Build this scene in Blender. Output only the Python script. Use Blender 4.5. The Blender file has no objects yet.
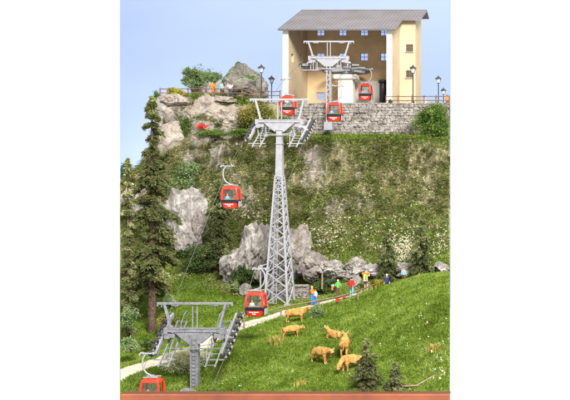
import bpy, bmesh, math, random
import numpy as np
from mathutils import Vector, Matrix
random.seed(7); RNG = np.random.default_rng(11)
scene = bpy.context.scene
COL = scene.collection
VX, VY, F = 593.0, 200.0, 1000.0      # principal point of the shifted lens and focal length, in photo pixels

def P(px, py, d):
    return Vector(((px-VX)*d/F, d, (VY-py)*d/F))

# ------------------------------------------------------------------ tagging
def tag(o, label=None, cat=None, group=None, kind=None):
    if label: o['label'] = label
    if cat: o['category'] = cat
    if group: o['group'] = group
    if kind: o['kind'] = kind
    return o
def empty(name, loc, rz=0, label=None, cat=None, group=None):
    o = bpy.data.objects.new(name, None); COL.objects.link(o)
    o.location = loc; o.rotation_euler = (0, 0, rz); o.empty_display_size = .3
    return tag(o, label, cat, group)
def link(name, me, mat=None, parent=None):
    o = bpy.data.objects.new(name, me); COL.objects.link(o)
    if mat is not None:
        for m in (mat if isinstance(mat, (list, tuple)) else [mat]): me.materials.append(m)
    if parent is not None: o.parent = parent
    return o
def children(o): return [c for c in bpy.data.objects if c.parent == o]
def copy_tree(o, parent=None):
    kids = children(o)
    c = o.copy(); COL.objects.link(c); c.parent = parent
    for ch in kids: copy_tree(ch, c)
    return c

# ------------------------------------------------------------------ numpy noise
_perm = np.random.default_rng(3).permutation(256).astype(np.int64)
_perm = np.concatenate([_perm, _perm, _perm])
_val = np.random.default_rng(5).uniform(-1, 1, 256)
def vnoise(p):
    p = np.asarray(p, float); i = np.floor(p).astype(np.int64); f = p-i; f = f*f*f*(f*(f*6-15)+10); i &= 255
    def h(a, b, c): return _val[_perm[_perm[_perm[(i[:, 0]+a) & 255]+((i[:, 1]+b) & 255)]+((i[:, 2]+c) & 255)] & 255]
    x, y, z = f[:, 0], f[:, 1], f[:, 2]
    def L(a, b, t): return a+(b-a)*t
    return L(L(L(h(0,0,0), h(1,0,0), x), L(h(0,1,0), h(1,1,0), x), y), L(L(h(0,0,1), h(1,0,1), x), L(h(0,1,1), h(1,1,1), x), y), z)
def fbm(p, o=4, g=.5):
    p = np.asarray(p, float); s = 0; a = 1; t = 0
    for k in range(o):
        s = s+a*vnoise(p*(2.03**k)+17.3*k); t += a; a *= g
    return s/t
def ridged(p, o=4):
    s = 0; a = 1; t = 0
    for k in range(o):
        s = s+a*(1-2*np.abs(vnoise(np.asarray(p)*(2.1**k)+31.7*k))); t += a; a *= .5
    return s/t
def cellular(p):
    p = np.asarray(p, float); b = np.floor(p).astype(np.int64); best = np.full(len(p), 9.); idv = np.zeros(len(p))
    for dx in (-1, 0, 1):
        for dy in (-1, 0, 1):
            for dz in (-1, 0, 1):
                c = b+np.array([dx, dy, dz]); k = _perm[_perm[_perm[c[:, 0] & 255]+(c[:, 1] & 255)]+(c[:, 2] & 255)]
                q = c+.5+.45*np.stack([_val[k & 255], _val[(k+77) & 255], _val[(k+151) & 255]], 1)
                dd = np.linalg.norm(p-q, axis=1); m = dd < best
                best = np.where(m, dd, best); idv = np.where(m, _val[(k+33) & 255], idv)
    return best, idv

# ------------------------------------------------------------------ materials
def new_mat(name):
    m = bpy.data.materials.new(name); m.use_nodes = True
    nt = m.node_tree; b = nt.nodes['Principled BSDF']; return m, nt, b
def mat_plain(name, col, rough=.6, metal=0, var=.12, scale=3, bump=.15, bscale=25, spec=.4, col2=None):
    m, nt, b = new_mat(name); N = nt.nodes; Lk = nt.links
    tc = N.new('ShaderNodeTexCoord'); n = N.new('ShaderNodeTexNoise'); n.inputs['Scale'].default_value = scale
    n.inputs['Detail'].default_value = 6; n.inputs['Roughness'].default_value = .65
    Lk.new(tc.outputs['Object'], n.inputs['Vector'])
    r = N.new('ShaderNodeValToRGB'); e = r.color_ramp.elements
    c2 = col2 if col2 else tuple(c*(1-var*1.6) for c in col)
    e[0].position = .32; e[0].color = (*c2, 1); e[1].position = .68; e[1].color = (*[min(1, c*(1+var)) for c in col], 1)
    Lk.new(n.outputs['Fac'], r.inputs['Fac']); Lk.new(r.outputs['Color'], b.inputs['Base Color'])
    b.inputs['Roughness'].default_value = rough; b.inputs['Metallic'].default_value = metal
    b.inputs['Specular IOR Level'].default_value = spec
    if bump:
        n2 = N.new('ShaderNodeTexNoise'); n2.inputs['Scale'].default_value = bscale; n2.inputs['Detail'].default_value = 4
        Lk.new(tc.outputs['Object'], n2.inputs['Vector'])
        bp = N.new('ShaderNodeBump'); bp.inputs['Strength'].default_value = bump; bp.inputs['Distance'].default_value = .05
        Lk.new(n2.outputs['Fac'], bp.inputs['Height']); Lk.new(bp.outputs['Normal'], b.inputs['Normal'])
    return m
def mat_leaf(name, c_dark, c_mid, c_light, trans=.25, rough=.75):
    """colour of each leaf chosen by its own 'tint' attribute"""
    m, nt, b = new_mat(name); N = nt.nodes; Lk = nt.links
    a = N.new('ShaderNodeAttribute'); a.attribute_name = 'tint'
    r = N.new('ShaderNodeValToRGB'); e = r.color_ramp.elements
    e[0].color = (*c_dark, 1); e[1].color = (*c_light, 1); k = e.new(.5); k.color = (*c_mid, 1)
    Lk.new(a.outputs['Fac'], r.inputs['Fac']); Lk.new(r.outputs['Color'], b.inputs['Base Color'])
    b.inputs['Roughness'].default_value = rough; b.inputs['Specular IOR Level'].default_value = .2
    t = N.new('ShaderNodeBsdfTranslucent'); Lk.new(r.outputs['Color'], t.inputs['Color'])
    mx = N.new('ShaderNodeMixShader'); mx.inputs['Fac'].default_value = trans
    Lk.new(b.outputs[0], mx.inputs[1]); Lk.new(t.outputs[0], mx.inputs[2])
    Lk.new(mx.outputs[0], N['Material Output'].inputs['Surface']); return m
def mat_rock(name, c1, c2, c3, scale=.5, bump=.6, moss=None, moss_amt=.5):
    m, nt, b = new_mat(name); N = nt.nodes; Lk = nt.links
    tc = N.new('ShaderNodeTexCoord')
    n = N.new('ShaderNodeTexNoise'); n.inputs['Scale'].default_value = scale; n.inputs['Detail'].default_value = 10; n.inputs['Roughness'].default_value = .72; n.inputs['Distortion'].default_value = .6
    Lk.new(tc.outputs['Object'], n.inputs['Vector'])
    r = N.new('ShaderNodeValToRGB'); e = r.color_ramp.elements
    e[0].position = .34; e[0].color = (*c1, 1); e[1].position = .66; e[1].color = (*c3, 1); k = e.new(.5); k.color = (*c2, 1)
    Lk.new(n.outputs['Fac'], r.inputs['Fac']); col = r.outputs['Color']
    # dark crack lines multiplied into the rock colour
    mp = N.new('ShaderNodeMapping'); mp.inputs['Scale'].default_value = (1, 1, .45); Lk.new(tc.outputs['Object'], mp.inputs['Vector'])
    v = N.new('ShaderNodeTexVoronoi'); v.feature = 'DISTANCE_TO_EDGE'; v.inputs['Scale'].default_value = 1.3
    nd = N.new('ShaderNodeTexNoise'); nd.inputs['Scale'].default_value = 2.2; nd.inputs['Detail'].default_value = 5; Lk.new(mp.outputs['Vector'], nd.inputs['Vector'])
    va = N.new('ShaderNodeVectorMath'); va.operation = 'ADD'; Lk.new(mp.outputs['Vector'], va.inputs[0]); Lk.new(nd.outputs['Color'], va.inputs[1]); Lk.new(va.outputs[0], v.inputs['Vector'])
    cr = N.new('ShaderNodeMapRange'); cr.inputs['From Max'].default_value = .07; cr.inputs['To Min'].default_value = .55; Lk.new(v.outputs['Distance'], cr.inputs['Value'])
    mu = N.new('ShaderNodeMixRGB'); mu.blend_type = 'MULTIPLY'; mu.inputs['Fac'].default_value = .5; Lk.new(col, mu.inputs[1]); Lk.new(cr.outputs[0], mu.inputs[2]); col = mu.outputs['Color']
    if moss:
        g = N.new('ShaderNodeNewGeometry'); sp = N.new('ShaderNodeSeparateXYZ'); Lk.new(g.outputs['Normal'], sp.inputs[0])
        n3 = N.new('ShaderNodeTexNoise'); n3.inputs['Scale'].default_value = .9; n3.inputs['Detail'].default_value = 8; Lk.new(tc.outputs['Object'], n3.inputs['Vector'])
        ad = N.new('ShaderNodeMath'); ad.operation = 'MULTIPLY_ADD'; ad.inputs[1].default_value = .35; Lk.new(sp.outputs['Z'], ad.inputs[0]); Lk.new(n3.outputs['Fac'], ad.inputs[2])
        mr = N.new('ShaderNodeMapRange'); mr.inputs['From Min'].default_value = .95-moss_amt*.5; mr.inputs['From Max'].default_value = 1.08-moss_amt*.5; Lk.new(ad.outputs[0], mr.inputs['Value'])
        mm = N.new('ShaderNodeMixRGB'); Lk.new(mr.outputs[0], mm.inputs['Fac']); Lk.new(col, mm.inputs[1]); mm.inputs[2].default_value = (*moss, 1); col = mm.outputs['Color']
    Lk.new(col, b.inputs['Base Color']); b.inputs['Roughness'].default_value = .9; b.inputs['Specular IOR Level'].default_value = .15
    n2 = N.new('ShaderNodeTexNoise'); n2.inputs['Scale'].default_value = 3.2; n2.inputs['Detail'].default_value = 12; n2.inputs['Roughness'].default_value = .7; Lk.new(mp.outputs['Vector'], n2.inputs['Vector'])
    bp = N.new('ShaderNodeBump'); bp.inputs['Strength'].default_value = bump; bp.inputs['Distance'].default_value = .35
    Lk.new(n2.outputs['Fac'], bp.inputs['Height']); Lk.new(bp.outputs['Normal'], b.inputs['Normal'])
    return m
def mat_glass(name, tint=(.9, .95, 1), refl=.12):
    m, nt, b = new_mat(name); N = nt.nodes; Lk = nt.links; N.remove(b)
    t = N.new('ShaderNodeBsdfTransparent'); t.inputs['Color'].default_value = (*tint, 1)
    g = N.new('ShaderNodeBsdfGlossy'); g.inputs['Roughness'].default_value = .05
    mx = N.new('ShaderNodeMixShader'); mx.inputs['Fac'].default_value = refl
    Lk.new(t.outputs[0], mx.inputs[1]); Lk.new(g.outputs[0], mx.inputs[2]); Lk.new(mx.outputs[0], N['Material Output'].inputs['Surface']); return m

M = {}
M['steel'] = mat_plain('galvanised_grey', (.335, .335, .36), .5, .0, .1, 2.5, .08, 40)
M['steel_near'] = mat_plain('painted_grey', (.21, .215, .235), .5, .0, .25, 3.5, .1, 40)
M['steel_dark'] = mat_plain('dark_steel', (.10, .10, .11), .5, 0, .2, 5)
M['rubber'] = mat_plain('rubber', (.035, .033, .035), .7, 0, .2, 6)
M['hub'] = mat_plain('hub_metal', (.55, .48, .42), .5, 0, .2, 6)
M['rope'] = mat_plain('rope', (.11, .115, .10), .6)
M['red'] = mat_plain('red_plastic', (.74, .040, .014), .32, 0, .05, 2, .02, 30, .5)
M['black'] = mat_plain('black_plastic', (.018, .018, .02), .4, 0, .1, 3, .02)
M['whitetext'] = mat_plain('white_print', (.85, .85, .85), .6, 0, .02, 3, 0)
M['gglass'] = mat_glass('cabin_glass', (.86, .9, .9), .10)
M['wglass'] = mat_glass('window_glass', (.88, .92, 1.0), .06)
M['cabin_in'] = mat_plain('cabin_lining', (.35, .30, .27), .7)
M['wood'] = mat_plain('brown_wood', (.20, .115, .075), .75, 0, .3, 6, .3)
M['oldwood'] = mat_plain('weathered_wood', (.26, .18, .13), .8, 0, .35, 6, .3)
M['bark'] = mat_plain('bark', (.115, .075, .055), .9, 0, .5, 5, .8, 9, .1)
M['lampiron'] = mat_plain('lamp_iron', (.03, .035, .04), .45, 0, .1)
M['lampglass'] = mat_plain('milky_glass', (.82, .82, .80), .3, 0, .03, 3, 0)
M['plaster'] = mat_plain('tan_plaster', (.56, .45, .30), .9, 0, .09, .45, .25, 7, .2)
M['plaster_in'] = mat_plain('ochre_plaster', (.74, .54, .31), .9, 0, .12, .6, .05, 10, .2)
M['trim'] = mat_plain('white_plaster', (.82, .79, .72), .85, 0, .03, .5, .03, 10, .2)
M['winbrown'] = mat_plain('window_brown', (.16, .09, .05), .6)
M['winwhite'] = mat_plain('window_white', (.55, .52, .50), .6)
M['darkglass'] = mat_plain('dim_pane', (.10, .085, .07), .2, 0, .15, 1.5, 0)
M['roof'] = mat_plain('grey_roof', (.205, .19, .20), .8, 0, .10, .35, .1, 14, .2)
M['concrete'] = mat_plain('pale_concrete', (.55, .53, .49), .85, 0, .05, .6, .08, 9, .2)
M['concrete_grey'] = mat_plain('grey_concrete', (.36, .35, .34), .85, 0, .1, .8, .1, 9, .2)
M['mortar'] = mat_plain('mortar', (.10, .085, .075), .95, 0, .2, 2)
M['body'] = mat_plain('module_side', (.18, .12, .08), .8)
M['board'] = mat_plain('redbrown_board', (.27, .085, .042), .55, 0, .22, .25, .12, 3, .3)
M['board_dark'] = mat_plain('dark_board_edge', (.10, .035, .018), .6)
M['tan'] = mat_plain('cow_hide', (.52, .29, .085), .85, 0, .18, 3.2, .4, 26, .12, (.24, .11, .028))
M['cream_hide'] = mat_plain('cow_pale', (.75, .55, .30), .6)
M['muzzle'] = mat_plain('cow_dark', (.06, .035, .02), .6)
M['horn'] = mat_plain('horn', (.6, .55, .42), .5)
M['skin'] = mat_plain('skin', (.70, .36, .22), .6, 0, .05, 4, 0)
M['rockA'] = mat_rock('grey_rock', (.15, .13, .115), (.36, .33, .305), (.62, .58, .54), .55, .8)
M['rockB'] = mat_rock('brown_rock', (.13, .11, .095), (.30, .265, .235), (.48, .44, .40), .6, .8, (.10, .13, .03), .28)
M['rockC'] = mat_rock('pale_rock', (.24, .20, .165), (.40, .345, .29), (.56, .50, .44), .5, .6)
M['rockM'] = mat_rock('mossy_rock', (.11, .10, .09), (.24, .215, .195), (.38, .345, .32), .5, .7, (.055, .12, .02), .56)
M['stone'] = mat_rock('wall_stone', (.15, .13, .115), (.29, .26, .235), (.46, .42, .39), .9, .5)
M['gravel'] = mat_plain('pale_gravel', (.56, .50, .42), .95, 0, .18, 6, .9, 9, .1, (.34, .29, .23))
M['cloth_red'] = mat_plain('red_petals', (.75, .04, .02), .6)
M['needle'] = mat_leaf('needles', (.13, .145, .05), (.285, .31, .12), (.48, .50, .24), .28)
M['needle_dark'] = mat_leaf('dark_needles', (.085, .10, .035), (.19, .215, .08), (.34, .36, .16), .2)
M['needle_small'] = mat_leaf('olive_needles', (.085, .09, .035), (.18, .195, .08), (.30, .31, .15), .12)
M['leaf'] = mat_leaf('leaf_green', (.05, .10, .015), (.13, .22, .04), (.30, .38, .10), .3)
M['leaf_pale'] = mat_leaf('leaf_pale', (.10, .17, .05), (.22, .31, .12), (.42, .48, .26), .3)
M['leaf_dark'] = mat_leaf('leaf_dark', (.03, .055, .012), (.07, .115, .03), (.14, .19, .06), .2)
M['leaf_yellow'] = mat_leaf('leaf_yellow', (.20, .20, .03), (.42, .38, .04), (.62, .55, .10), .3)
M['leaf_autumn'] = mat_leaf('leaf_autumn', (.09, .11, .02), (.22, .24, .05), (.45, .30, .09), .3)
M['leaf_white'] = mat_leaf('leaf_flowering', (.32, .38, .15), (.62, .62, .40), (.92, .88, .75), .45)
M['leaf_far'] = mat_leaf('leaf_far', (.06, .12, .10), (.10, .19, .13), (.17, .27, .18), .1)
M['grass'] = mat_leaf('grass_blade', (.115, .185, .018), (.225, .335, .040), (.40, .48, .12), .36)
M['grass_olive'] = mat_leaf('hanging_grass', (.19, .215, .06), (.40, .435, .155), (.80, .72, .52), .32)
M['grass_dry'] = mat_leaf('dry_tuft', (.30, .26, .06), (.50, .42, .10), (.68, .58, .22), .3)
M['moss'] = mat_leaf('moss_crumb', (.16, .19, .045), (.35, .38, .12), (.58, .54, .29), .3)
M['petal'] = mat_leaf('flower_petal', (.62, .55, .28), (.80, .77, .62), (.92, .90, .82), .3)

# ground: grass/earth blended with rock by the 'rock' attribute
def ground_mat():
    m, nt, b = new_mat('ground_cover'); N = nt.nodes; Lk = nt.links
    tc = N.new('ShaderNodeTexCoord')
    def noise(s, d=8, r=.65):
        n = N.new('ShaderNodeTexNoise'); n.inputs['Scale'].default_value = s; n.inputs['Detail'].default_value = d; n.inputs['Roughness'].default_value = r
        Lk.new(tc.outputs['Object'], n.inputs['Vector']); return n
    def ramp(src, stops):
        r = N.new('ShaderNodeValToRGB'); e = r.color_ramp.elements; e[0].position = stops[0][0]; e[0].color = (*stops[0][1], 1); e[1].position = stops[-1][0]; e[1].color = (*stops[-1][1], 1)
        for p, c in stops[1:-1]: k = e.new(p); k.color = (*c, 1)
        Lk.new(src, r.inputs['Fac']); return r.outputs['Color']
    g1 = ramp(noise(.8).outputs['Fac'], [(.3, (.09, .15, .016)), (.55, (.16, .25, .03)), (.75, (.23, .31, .06))])
    g2 = ramp(noise(1.6).outputs['Fac'], [(.28, (.19, .165, .09)), (.42, (.30, .275, .14)), (.56, (.41, .365, .24)), (.72, (.55, .48, .40))])
    rk = ramp(noise(1.1, 12, .75).outputs['Fac'], [(.3, (.18, .155, .13)), (.5, (.36, .315, .275)), (.7, (.56, .50, .45))])
    am = N.new('ShaderNodeAttribute'); am.attribute_name = 'moss'
    ar = N.new('ShaderNodeAttribute'); ar.attribute_name = 'rock'
    m1 = N.new('ShaderNodeMixRGB'); Lk.new(am.outputs['Fac'], m1.inputs['Fac']); Lk.new(g1, m1.inputs[1]); Lk.new(g2, m1.inputs[2])
    ad = N.new('ShaderNodeMath'); ad.operation = 'ADD'; Lk.new(ar.outputs['Fac'], ad.inputs[0]); nn = noise(2.5, 8, .7)
    sc = N.new('ShaderNodeMapRange'); sc.inputs['To Min'].default_value = -.5; sc.inputs['To Max'].default_value = .5; Lk.new(nn.outputs['Fac'], sc.inputs['Value']); Lk.new(sc.outputs[0], ad.inputs[1])
    mr = N.new('ShaderNodeMapRange'); mr.inputs['From Min'].default_value = .4; mr.inputs['From Max'].default_value = .56; Lk.new(ad.outputs[0], mr.inputs['Value'])
    m2 = N.new('ShaderNodeMixRGB'); Lk.new(mr.outputs[0], m2.inputs['Fac']); Lk.new(m1.outputs[0], m2.inputs[1]); Lk.new(rk, m2.inputs[2])
    Lk.new(m2.outputs[0], b.inputs['Base Color']); b.inputs['Roughness'].default_value = .95; b.inputs['Specular IOR Level'].default_value = .1
    n2 = noise(4, 12, .75); bp = N.new('ShaderNodeBump'); bp.inputs['Strength'].default_value = .8; bp.inputs['Distance'].default_value = .3
    Lk.new(n2.outputs['Fac'], bp.inputs['Height']); Lk.new(bp.outputs['Normal'], b.inputs['Normal']); return m
M['ground'] = ground_mat()

# ------------------------------------------------------------------ mesh builder
class MB:
    def __init__(s): s.v = []; s.f = []; s.mi = []; s.smooth = []
    def add(s, vs, fs, mi=0, sm=False):
        o = len(s.v); s.v += [tuple(v) for v in vs]; s.f += [tuple(i+o for i in f) for f in fs]; s.mi += [mi]*len(fs); s.smooth += [sm]*len(fs)
    def box(s, c, size, R=None, mi=0, taper=1):
        hx, hy, hz = size[0]/2, size[1]/2, size[2]/2; vs = []
        for z in (-1, 1):
            t = taper if z > 0 else 1
            for x, y in ((-1, -1), (1, -1), (1, 1), (-1, 1)): vs.append(Vector((x*hx*t, y*hy*t, z*hz)))
        if R: vs = [R @ v for v in vs]
        c = Vector(c); s.add([v+c for v in vs], [(3, 2, 1, 0), (4, 5, 6, 7), (0, 1, 5, 4), (1, 2, 6, 5), (2, 3, 7, 6), (3, 0, 4, 7)], mi)
    def bar(s, a, b, w, h=None, mi=0, up=(0, 0, 1)):
        a = Vector(a); b = Vector(b); d = b-a; L = d.length
        if L < 1e-6: return
        d.normalize(); u = Vector(up)
        if abs(d.dot(u)) > .98: u = Vector((0, 1, 0))
        x = d.cross(u).normalized(); z = x.cross(d)
        R = Matrix((x, d, z)).transposed(); s.box((a+b)/2, (w, L, h or w), R, mi)
    def tube(s, pts, r, n=10, mi=0, cap=True):
        pts = [Vector(p) for p in pts]; rs = r if isinstance(r, (list, tuple)) else [r]*len(pts); vs = []; pu = None
        for i, p in enumerate(pts):
            d = (pts[min(i+1, len(pts)-1)]-pts[max(i-1, 0)]).normalized()
            u = pu if pu is not None else (Vector((0, 0, 1)) if abs(d.z) < .9 else Vector((1, 0, 0)))
            x = d.cross(u).normalized(); y = x.cross(d); pu = y
            for k in range(n):
                a = 2*math.pi*k/n; vs.append(p+(x*math.cos(a)+y*math.sin(a))*rs[i])
        fs = []
        for i in range(len(pts)-1):
            for k in range(n): fs.append((i*n+k, i*n+(k+1) % n, (i+1)*n+(k+1) % n, (i+1)*n+k))
        s.add(vs, fs, mi, True)
        if cap: s.add(vs[:n][::-1], [tuple(range(n))], mi); s.add(vs[-n:], [tuple(range(n))], mi)
    def lathe(s, prof, n=16, c=(0, 0, 0), mi=0, sm=True):
        c = Vector(c); vs = []; 
        for r, z in prof:
            for k in range(n): a = 2*math.pi*(k+.5)/n; vs.append(c+Vector((r*math.cos(a), r*math.sin(a), z)))
        fs = [(i*n+k, i*n+(k+1) % n, (i+1)*n+(k+1) % n, (i+1)*n+k) for i in range(len(prof)-1) for k in range(n)]
        s.add(vs, fs, mi, sm)
    def ball(s, c, r, n=12, mi=0):
        c = Vector(c); r = Vector(r) if hasattr(r, '__len__') else Vector((r, r, r)); m = n//2+1; vs = []
        for i in range(m+1):
            t = math.pi*i/m
            for k in range(n): a = 2*math.pi*k/n; vs.append(c+Vector((r.x*math.sin(t)*math.cos(a), r.y*math.sin(t)*math.sin(a), -r.z*math.cos(t))))
        s.add(vs, [(i*n+k, i*n+(k+1) % n, (i+1)*n+(k+1) % n, (i+1)*n+k) for i in range(m) for k in range(n)], mi, True)
    def build(s, name, mat, parent=None, bevel=0, loc=None):
        me = bpy.data.meshes.new(name); me.from_pydata(s.v, [], s.f); me.validate()
        if len(me.polygons) == len(s.f):
            me.polygons.foreach_set('material_index', s.mi); me.polygons.foreach_set('use_smooth', s.smooth)
        o = link(name, me, mat, parent)
        if loc is not None: o.location = loc
        if bevel:
            b = o.modifiers.new('bevel', 'BEVEL'); b.width = bevel; b.segments = 2; b.limit_method = 'ANGLE'; b.angle_limit = .7
        return o
def np_mesh(name, V, k, mat, parent=None, tint=None, origin=None):
    """soup of k-gons: V (n*k,3)"""
    V = np.asarray(V, dtype=np.float32); n = len(V)//k; me = bpy.data.meshes.new(name)
    if origin is not None: V = V-np.asarray(origin, dtype=np.float32)
    me.vertices.add(n*k); me.vertices.foreach_set('co', V.ravel()); me.loops.add(n*k); me.loops.foreach_set('vertex_index', np.arange(n*k, dtype=np.int32))
    me.polygons.add(n); me.polygons.foreach_set('loop_start', np.arange(0, n*k, k, dtype=np.int32)); me.polygons.foreach_set('loop_total', np.full(n, k, dtype=np.int32))
    if tint is not None:
        a = me.attributes.new('tint', 'FLOAT', 'POINT'); a.data.foreach_set('value', np.repeat(tint, k).astype(np.float32))
    me.update(calc_edges=True)
    o = link(name, me, mat, parent)
    if origin is not None and parent is None: o.location = Vector(origin)
    return o

# ------------------------------------------------------------------ terrain (one sheet)
US = np.array([120, 150, 159, 180, 210, 240, 270, 300, 330, 360, 390, 420, 450.])
T = [  # distance, screen heights at each column
 (66,   [428,428,428,425,422,415,405,398,396,395,394,394,394]),
 (70,   [412,411,411,408,404,396,388,382,380,377,373,369,362]),
 (74,   [396,395,395,391,385,376,369,365,362,357,348,340,330]),
 (77,   [378,375,374,371,364,355,351,350,348,341,329,317,306]),
 (81,   [366,361,359,352,345,340,337,336,333,325,309,296,287]),
 (86,   [350,346,345,340,333,327,324,322,318,308,291,279,275]),
 (90,   [335,333,331,325,322,318,314,311,307,299,284,275,272]),
 (94,   [314,316,312,302,302,306,306,303,301,295,286,279,277]),
 (97,   [296,298,290,282,284,295,299,299,297,293,288,285,283]),
 (99,   [283,284,280,272,272,285,289,288,286,284,281,277,276]),
 (101,  [266,266,266,266,268,272,272,268,264,264,262,262,262]),
 (104,  [242,242,246,248,248,250,250,248,242,240,240,240,242]),
 (106.5,[218,218,224,228,226,222,220,220,218,216,216,218,220]),
 (108.5,[200,198,196,194,190,188,188,188,188,188,188,188,190]),
 (110,  [186,184,178,168,160,158,158,158,158,158,158,158,160]),
 (111.2,[184,170,150,138,134,136,139,139,139,139,139,139,141]),
 (112.8,[184,160,112,106,118,130,135,136,136,136,136,136,138]),
 (113.7,[184,157,102, 99,101,108,133,134,134,134,134,134,136]),
 (114.4,[184,155, 98, 96, 96, 98,103.5,104,104,104,104,104,104])]
rows_d = []; rows_z = []
for i in range(len(T)-1):
    d0, y0 = T[i]; d1, y1 = T[i+1]; z0 = (200-np.array(y0))*d0/1000; z1 = (200-np.array(y1))*d1/1000
    n = max(3, int(math.hypot(d1-d0, float(np.max(np.abs(z1-z0))))/.17))
    for k in range(n): t = k/n; rows_d.append(d0+(d1-d0)*t); rows_z.append(z0+(z1-z0)*t)
zl = (200-np.array(T[-1][1]))*114.4/1000
for k in range(30): rows_d.append(114.4+k*1.05); rows_z.append(zl*1.0)
rows_d = np.array(rows_d); rows_z = np.array(rows_z)
NU = 420; UU = np.linspace(120, 450, NU); NV = len(rows_d)
Z = np.stack([np.interp(UU, US, r) for r in rows_z])        # NV x NU
D = np.repeat(rows_d[:, None], NU, 1)
def blur(A, r, ax):
    k = np.exp(-np.arange(-3*r, 3*r+1)**2/(2*r*r)); k /= k.sum(); pad = [(0, 0), (0, 0)]; pad[ax] = (3*r, 3*r)
    B = np.pad(A, pad, mode='edge'); return np.apply_along_axis(lambda m: np.convolve(m, k, 'valid'), ax, B)
edge_w = np.exp(-((UU-154)/7)**2)[None, :]
Zs = blur(blur(Z, 9, 1), 2, 0); Z = Zs*(1-edge_w)+Z*edge_w
X = (UU[None, :]-VX)*D/F
pts = np.stack([X.ravel(), D.ravel(), Z.ravel()], 1)
s01 = lambda a, lo, hi: np.clip((a-lo)/(hi-lo), 0, 1)
cliff = (s01(D, 100, 103)*(1-s01(D, 114, 115.5)))
flowerslope = s01(D, 99, 101)*(1-s01(D, 105, 107.5))
upleft = (1-s01(UU, 236, 262))[None, :]*s01(D, 109.5, 111)*(1-s01(D, 115, 118))
nz = fbm(pts*.16, 4).reshape(NV, NU); rg = ridged(pts*np.array([.5, .3, .18]), 4).reshape(NV, NU); cd, cid = cellular(pts*np.array([.42, .3, .55])); cd = cd.reshape(NV, NU); cid = cid.reshape(NV, NU)
small = fbm(pts*1.4, 4).reshape(NV, NU)
wallzone = s01(D, 111.6, 112.4)*s01(UU, 262, 285)[None, :]
steep = cliff*(1-wallzone)
mid = fbm(pts*np.array([.75, .6, .6])+5, 4).reshape(NV, NU)
dd = -steep*(1-flowerslope*.6)*(nz*1.2+rg*.7+small*.35+mid*1.1)-upleft*(cid*.9+(.5-cd)*.9)
D2 = D+dd*np.clip((D-99)/3, 0, 1)
Z2 = Z+.10*fbm(pts*.55, 3).reshape(NV, NU)*(1-cliff)+steep*small*.18
Z2[0] = Z[0]
X2 = (UU[None, :]-VX)*D2/F
pathpx = [(108,378),(120,375),(135,369.5),(160,361),(185,352),(205,344),(225,334),(245,326),(262,320),(280,314.5),(300,309.5),(330,302),(350,296.5),(365,292.5),(380,288.5)]
def row_at(u):
    f = (u-120)/330*(NU-1); f = min(max(f, 0), NU-1.001); i = int(f); t = f-i; return i, t
def G(px, py):
    """point of the ground sheet seen at that place of the photo"""
    i, t = row_at(px); z = Z2[:, i]*(1-t)+Z2[:, i+1]*t; d = D2[:, i]*(1-t)+D2[:, i+1]*t; y = VY-z/d*F
    for k in range(1, len(y)):
        if y[k] <= py and y[k-1] > py:
            s = (y[k-1]-py)/(y[k-1]-y[k]); dk = d[k-1]+(d[k]-d[k-1])*s; return P(px, py, dk)
    k = int(np.argmin(np.abs(y-py))); return Vector(((px-VX)*d[k]/F, d[k], z[k]))
def H(x, y):
    u = VX+x/y*F; i, t = row_at(u); z = Z2[:, i]*(1-t)+Z2[:, i+1]*t; d = D2[:, i]*(1-t)+D2[:, i+1]*t
    return float(np.interp(y, np.maximum.accumulate(d), z))
def smooth_path():
    g = [G(max(120.5, a), b) for a, b in pathpx]; g[0] = g[1]+(g[1]-g[2]).normalized()*1.2; out = []
    for i in range(len(g)-1):
        for k in range(8): out.append(g[i].lerp(g[i+1], k/8))
    out.append(g[-1]); a = np.array([list(p)[:2] for p in out])
    for _ in range(6): a[1:-1] = (a[:-2]+2*a[1:-1]+a[2:])/4
    return a
PATH = smooth_path()
def pdist(x, y):
    q = np.stack([np.ravel(x), np.ravel(y)], 1); out = np.full(len(q), 99.)
    for p in PATH[::2]: out = np.minimum(out, np.hypot(q[:, 0]-p[0], q[:, 1]-p[1]))
    return out.reshape(np.shape(x))
rock = steep*(.31+.07*(1-s01(UU, 330, 350))[None, :]+.55*fbm(pts*np.array([.33, .3, .16])+4.2, 4).reshape(NV, NU)*2.2+.25*rg)*(1-flowerslope*.8)
rock = np.clip(np.maximum(rock, upleft*(.75-.9*np.clip(fbm(pts*.25+9, 3).reshape(NV, NU)*2, 0, 1))), 0, 1)
ledge = s01(D, 110.6, 111.2)*(1-s01(D, 113.2, 113.7))*s01(UU, 236, 262)[None, :]; rock = rock*(1-ledge)
rock[:, UU < 158] *= .6; rock = rock*(1-.45*(1-s01(UU, 250, 280))[None, :]*(1-s01(D, 109, 110.6)))
moss = np.clip(steep*(1-flowerslope*.35)*(1-ledge)+s01(D, 95, 99)*(1-s01(UU, 380, 400))[None, :]*.4, 0, 1)
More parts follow.
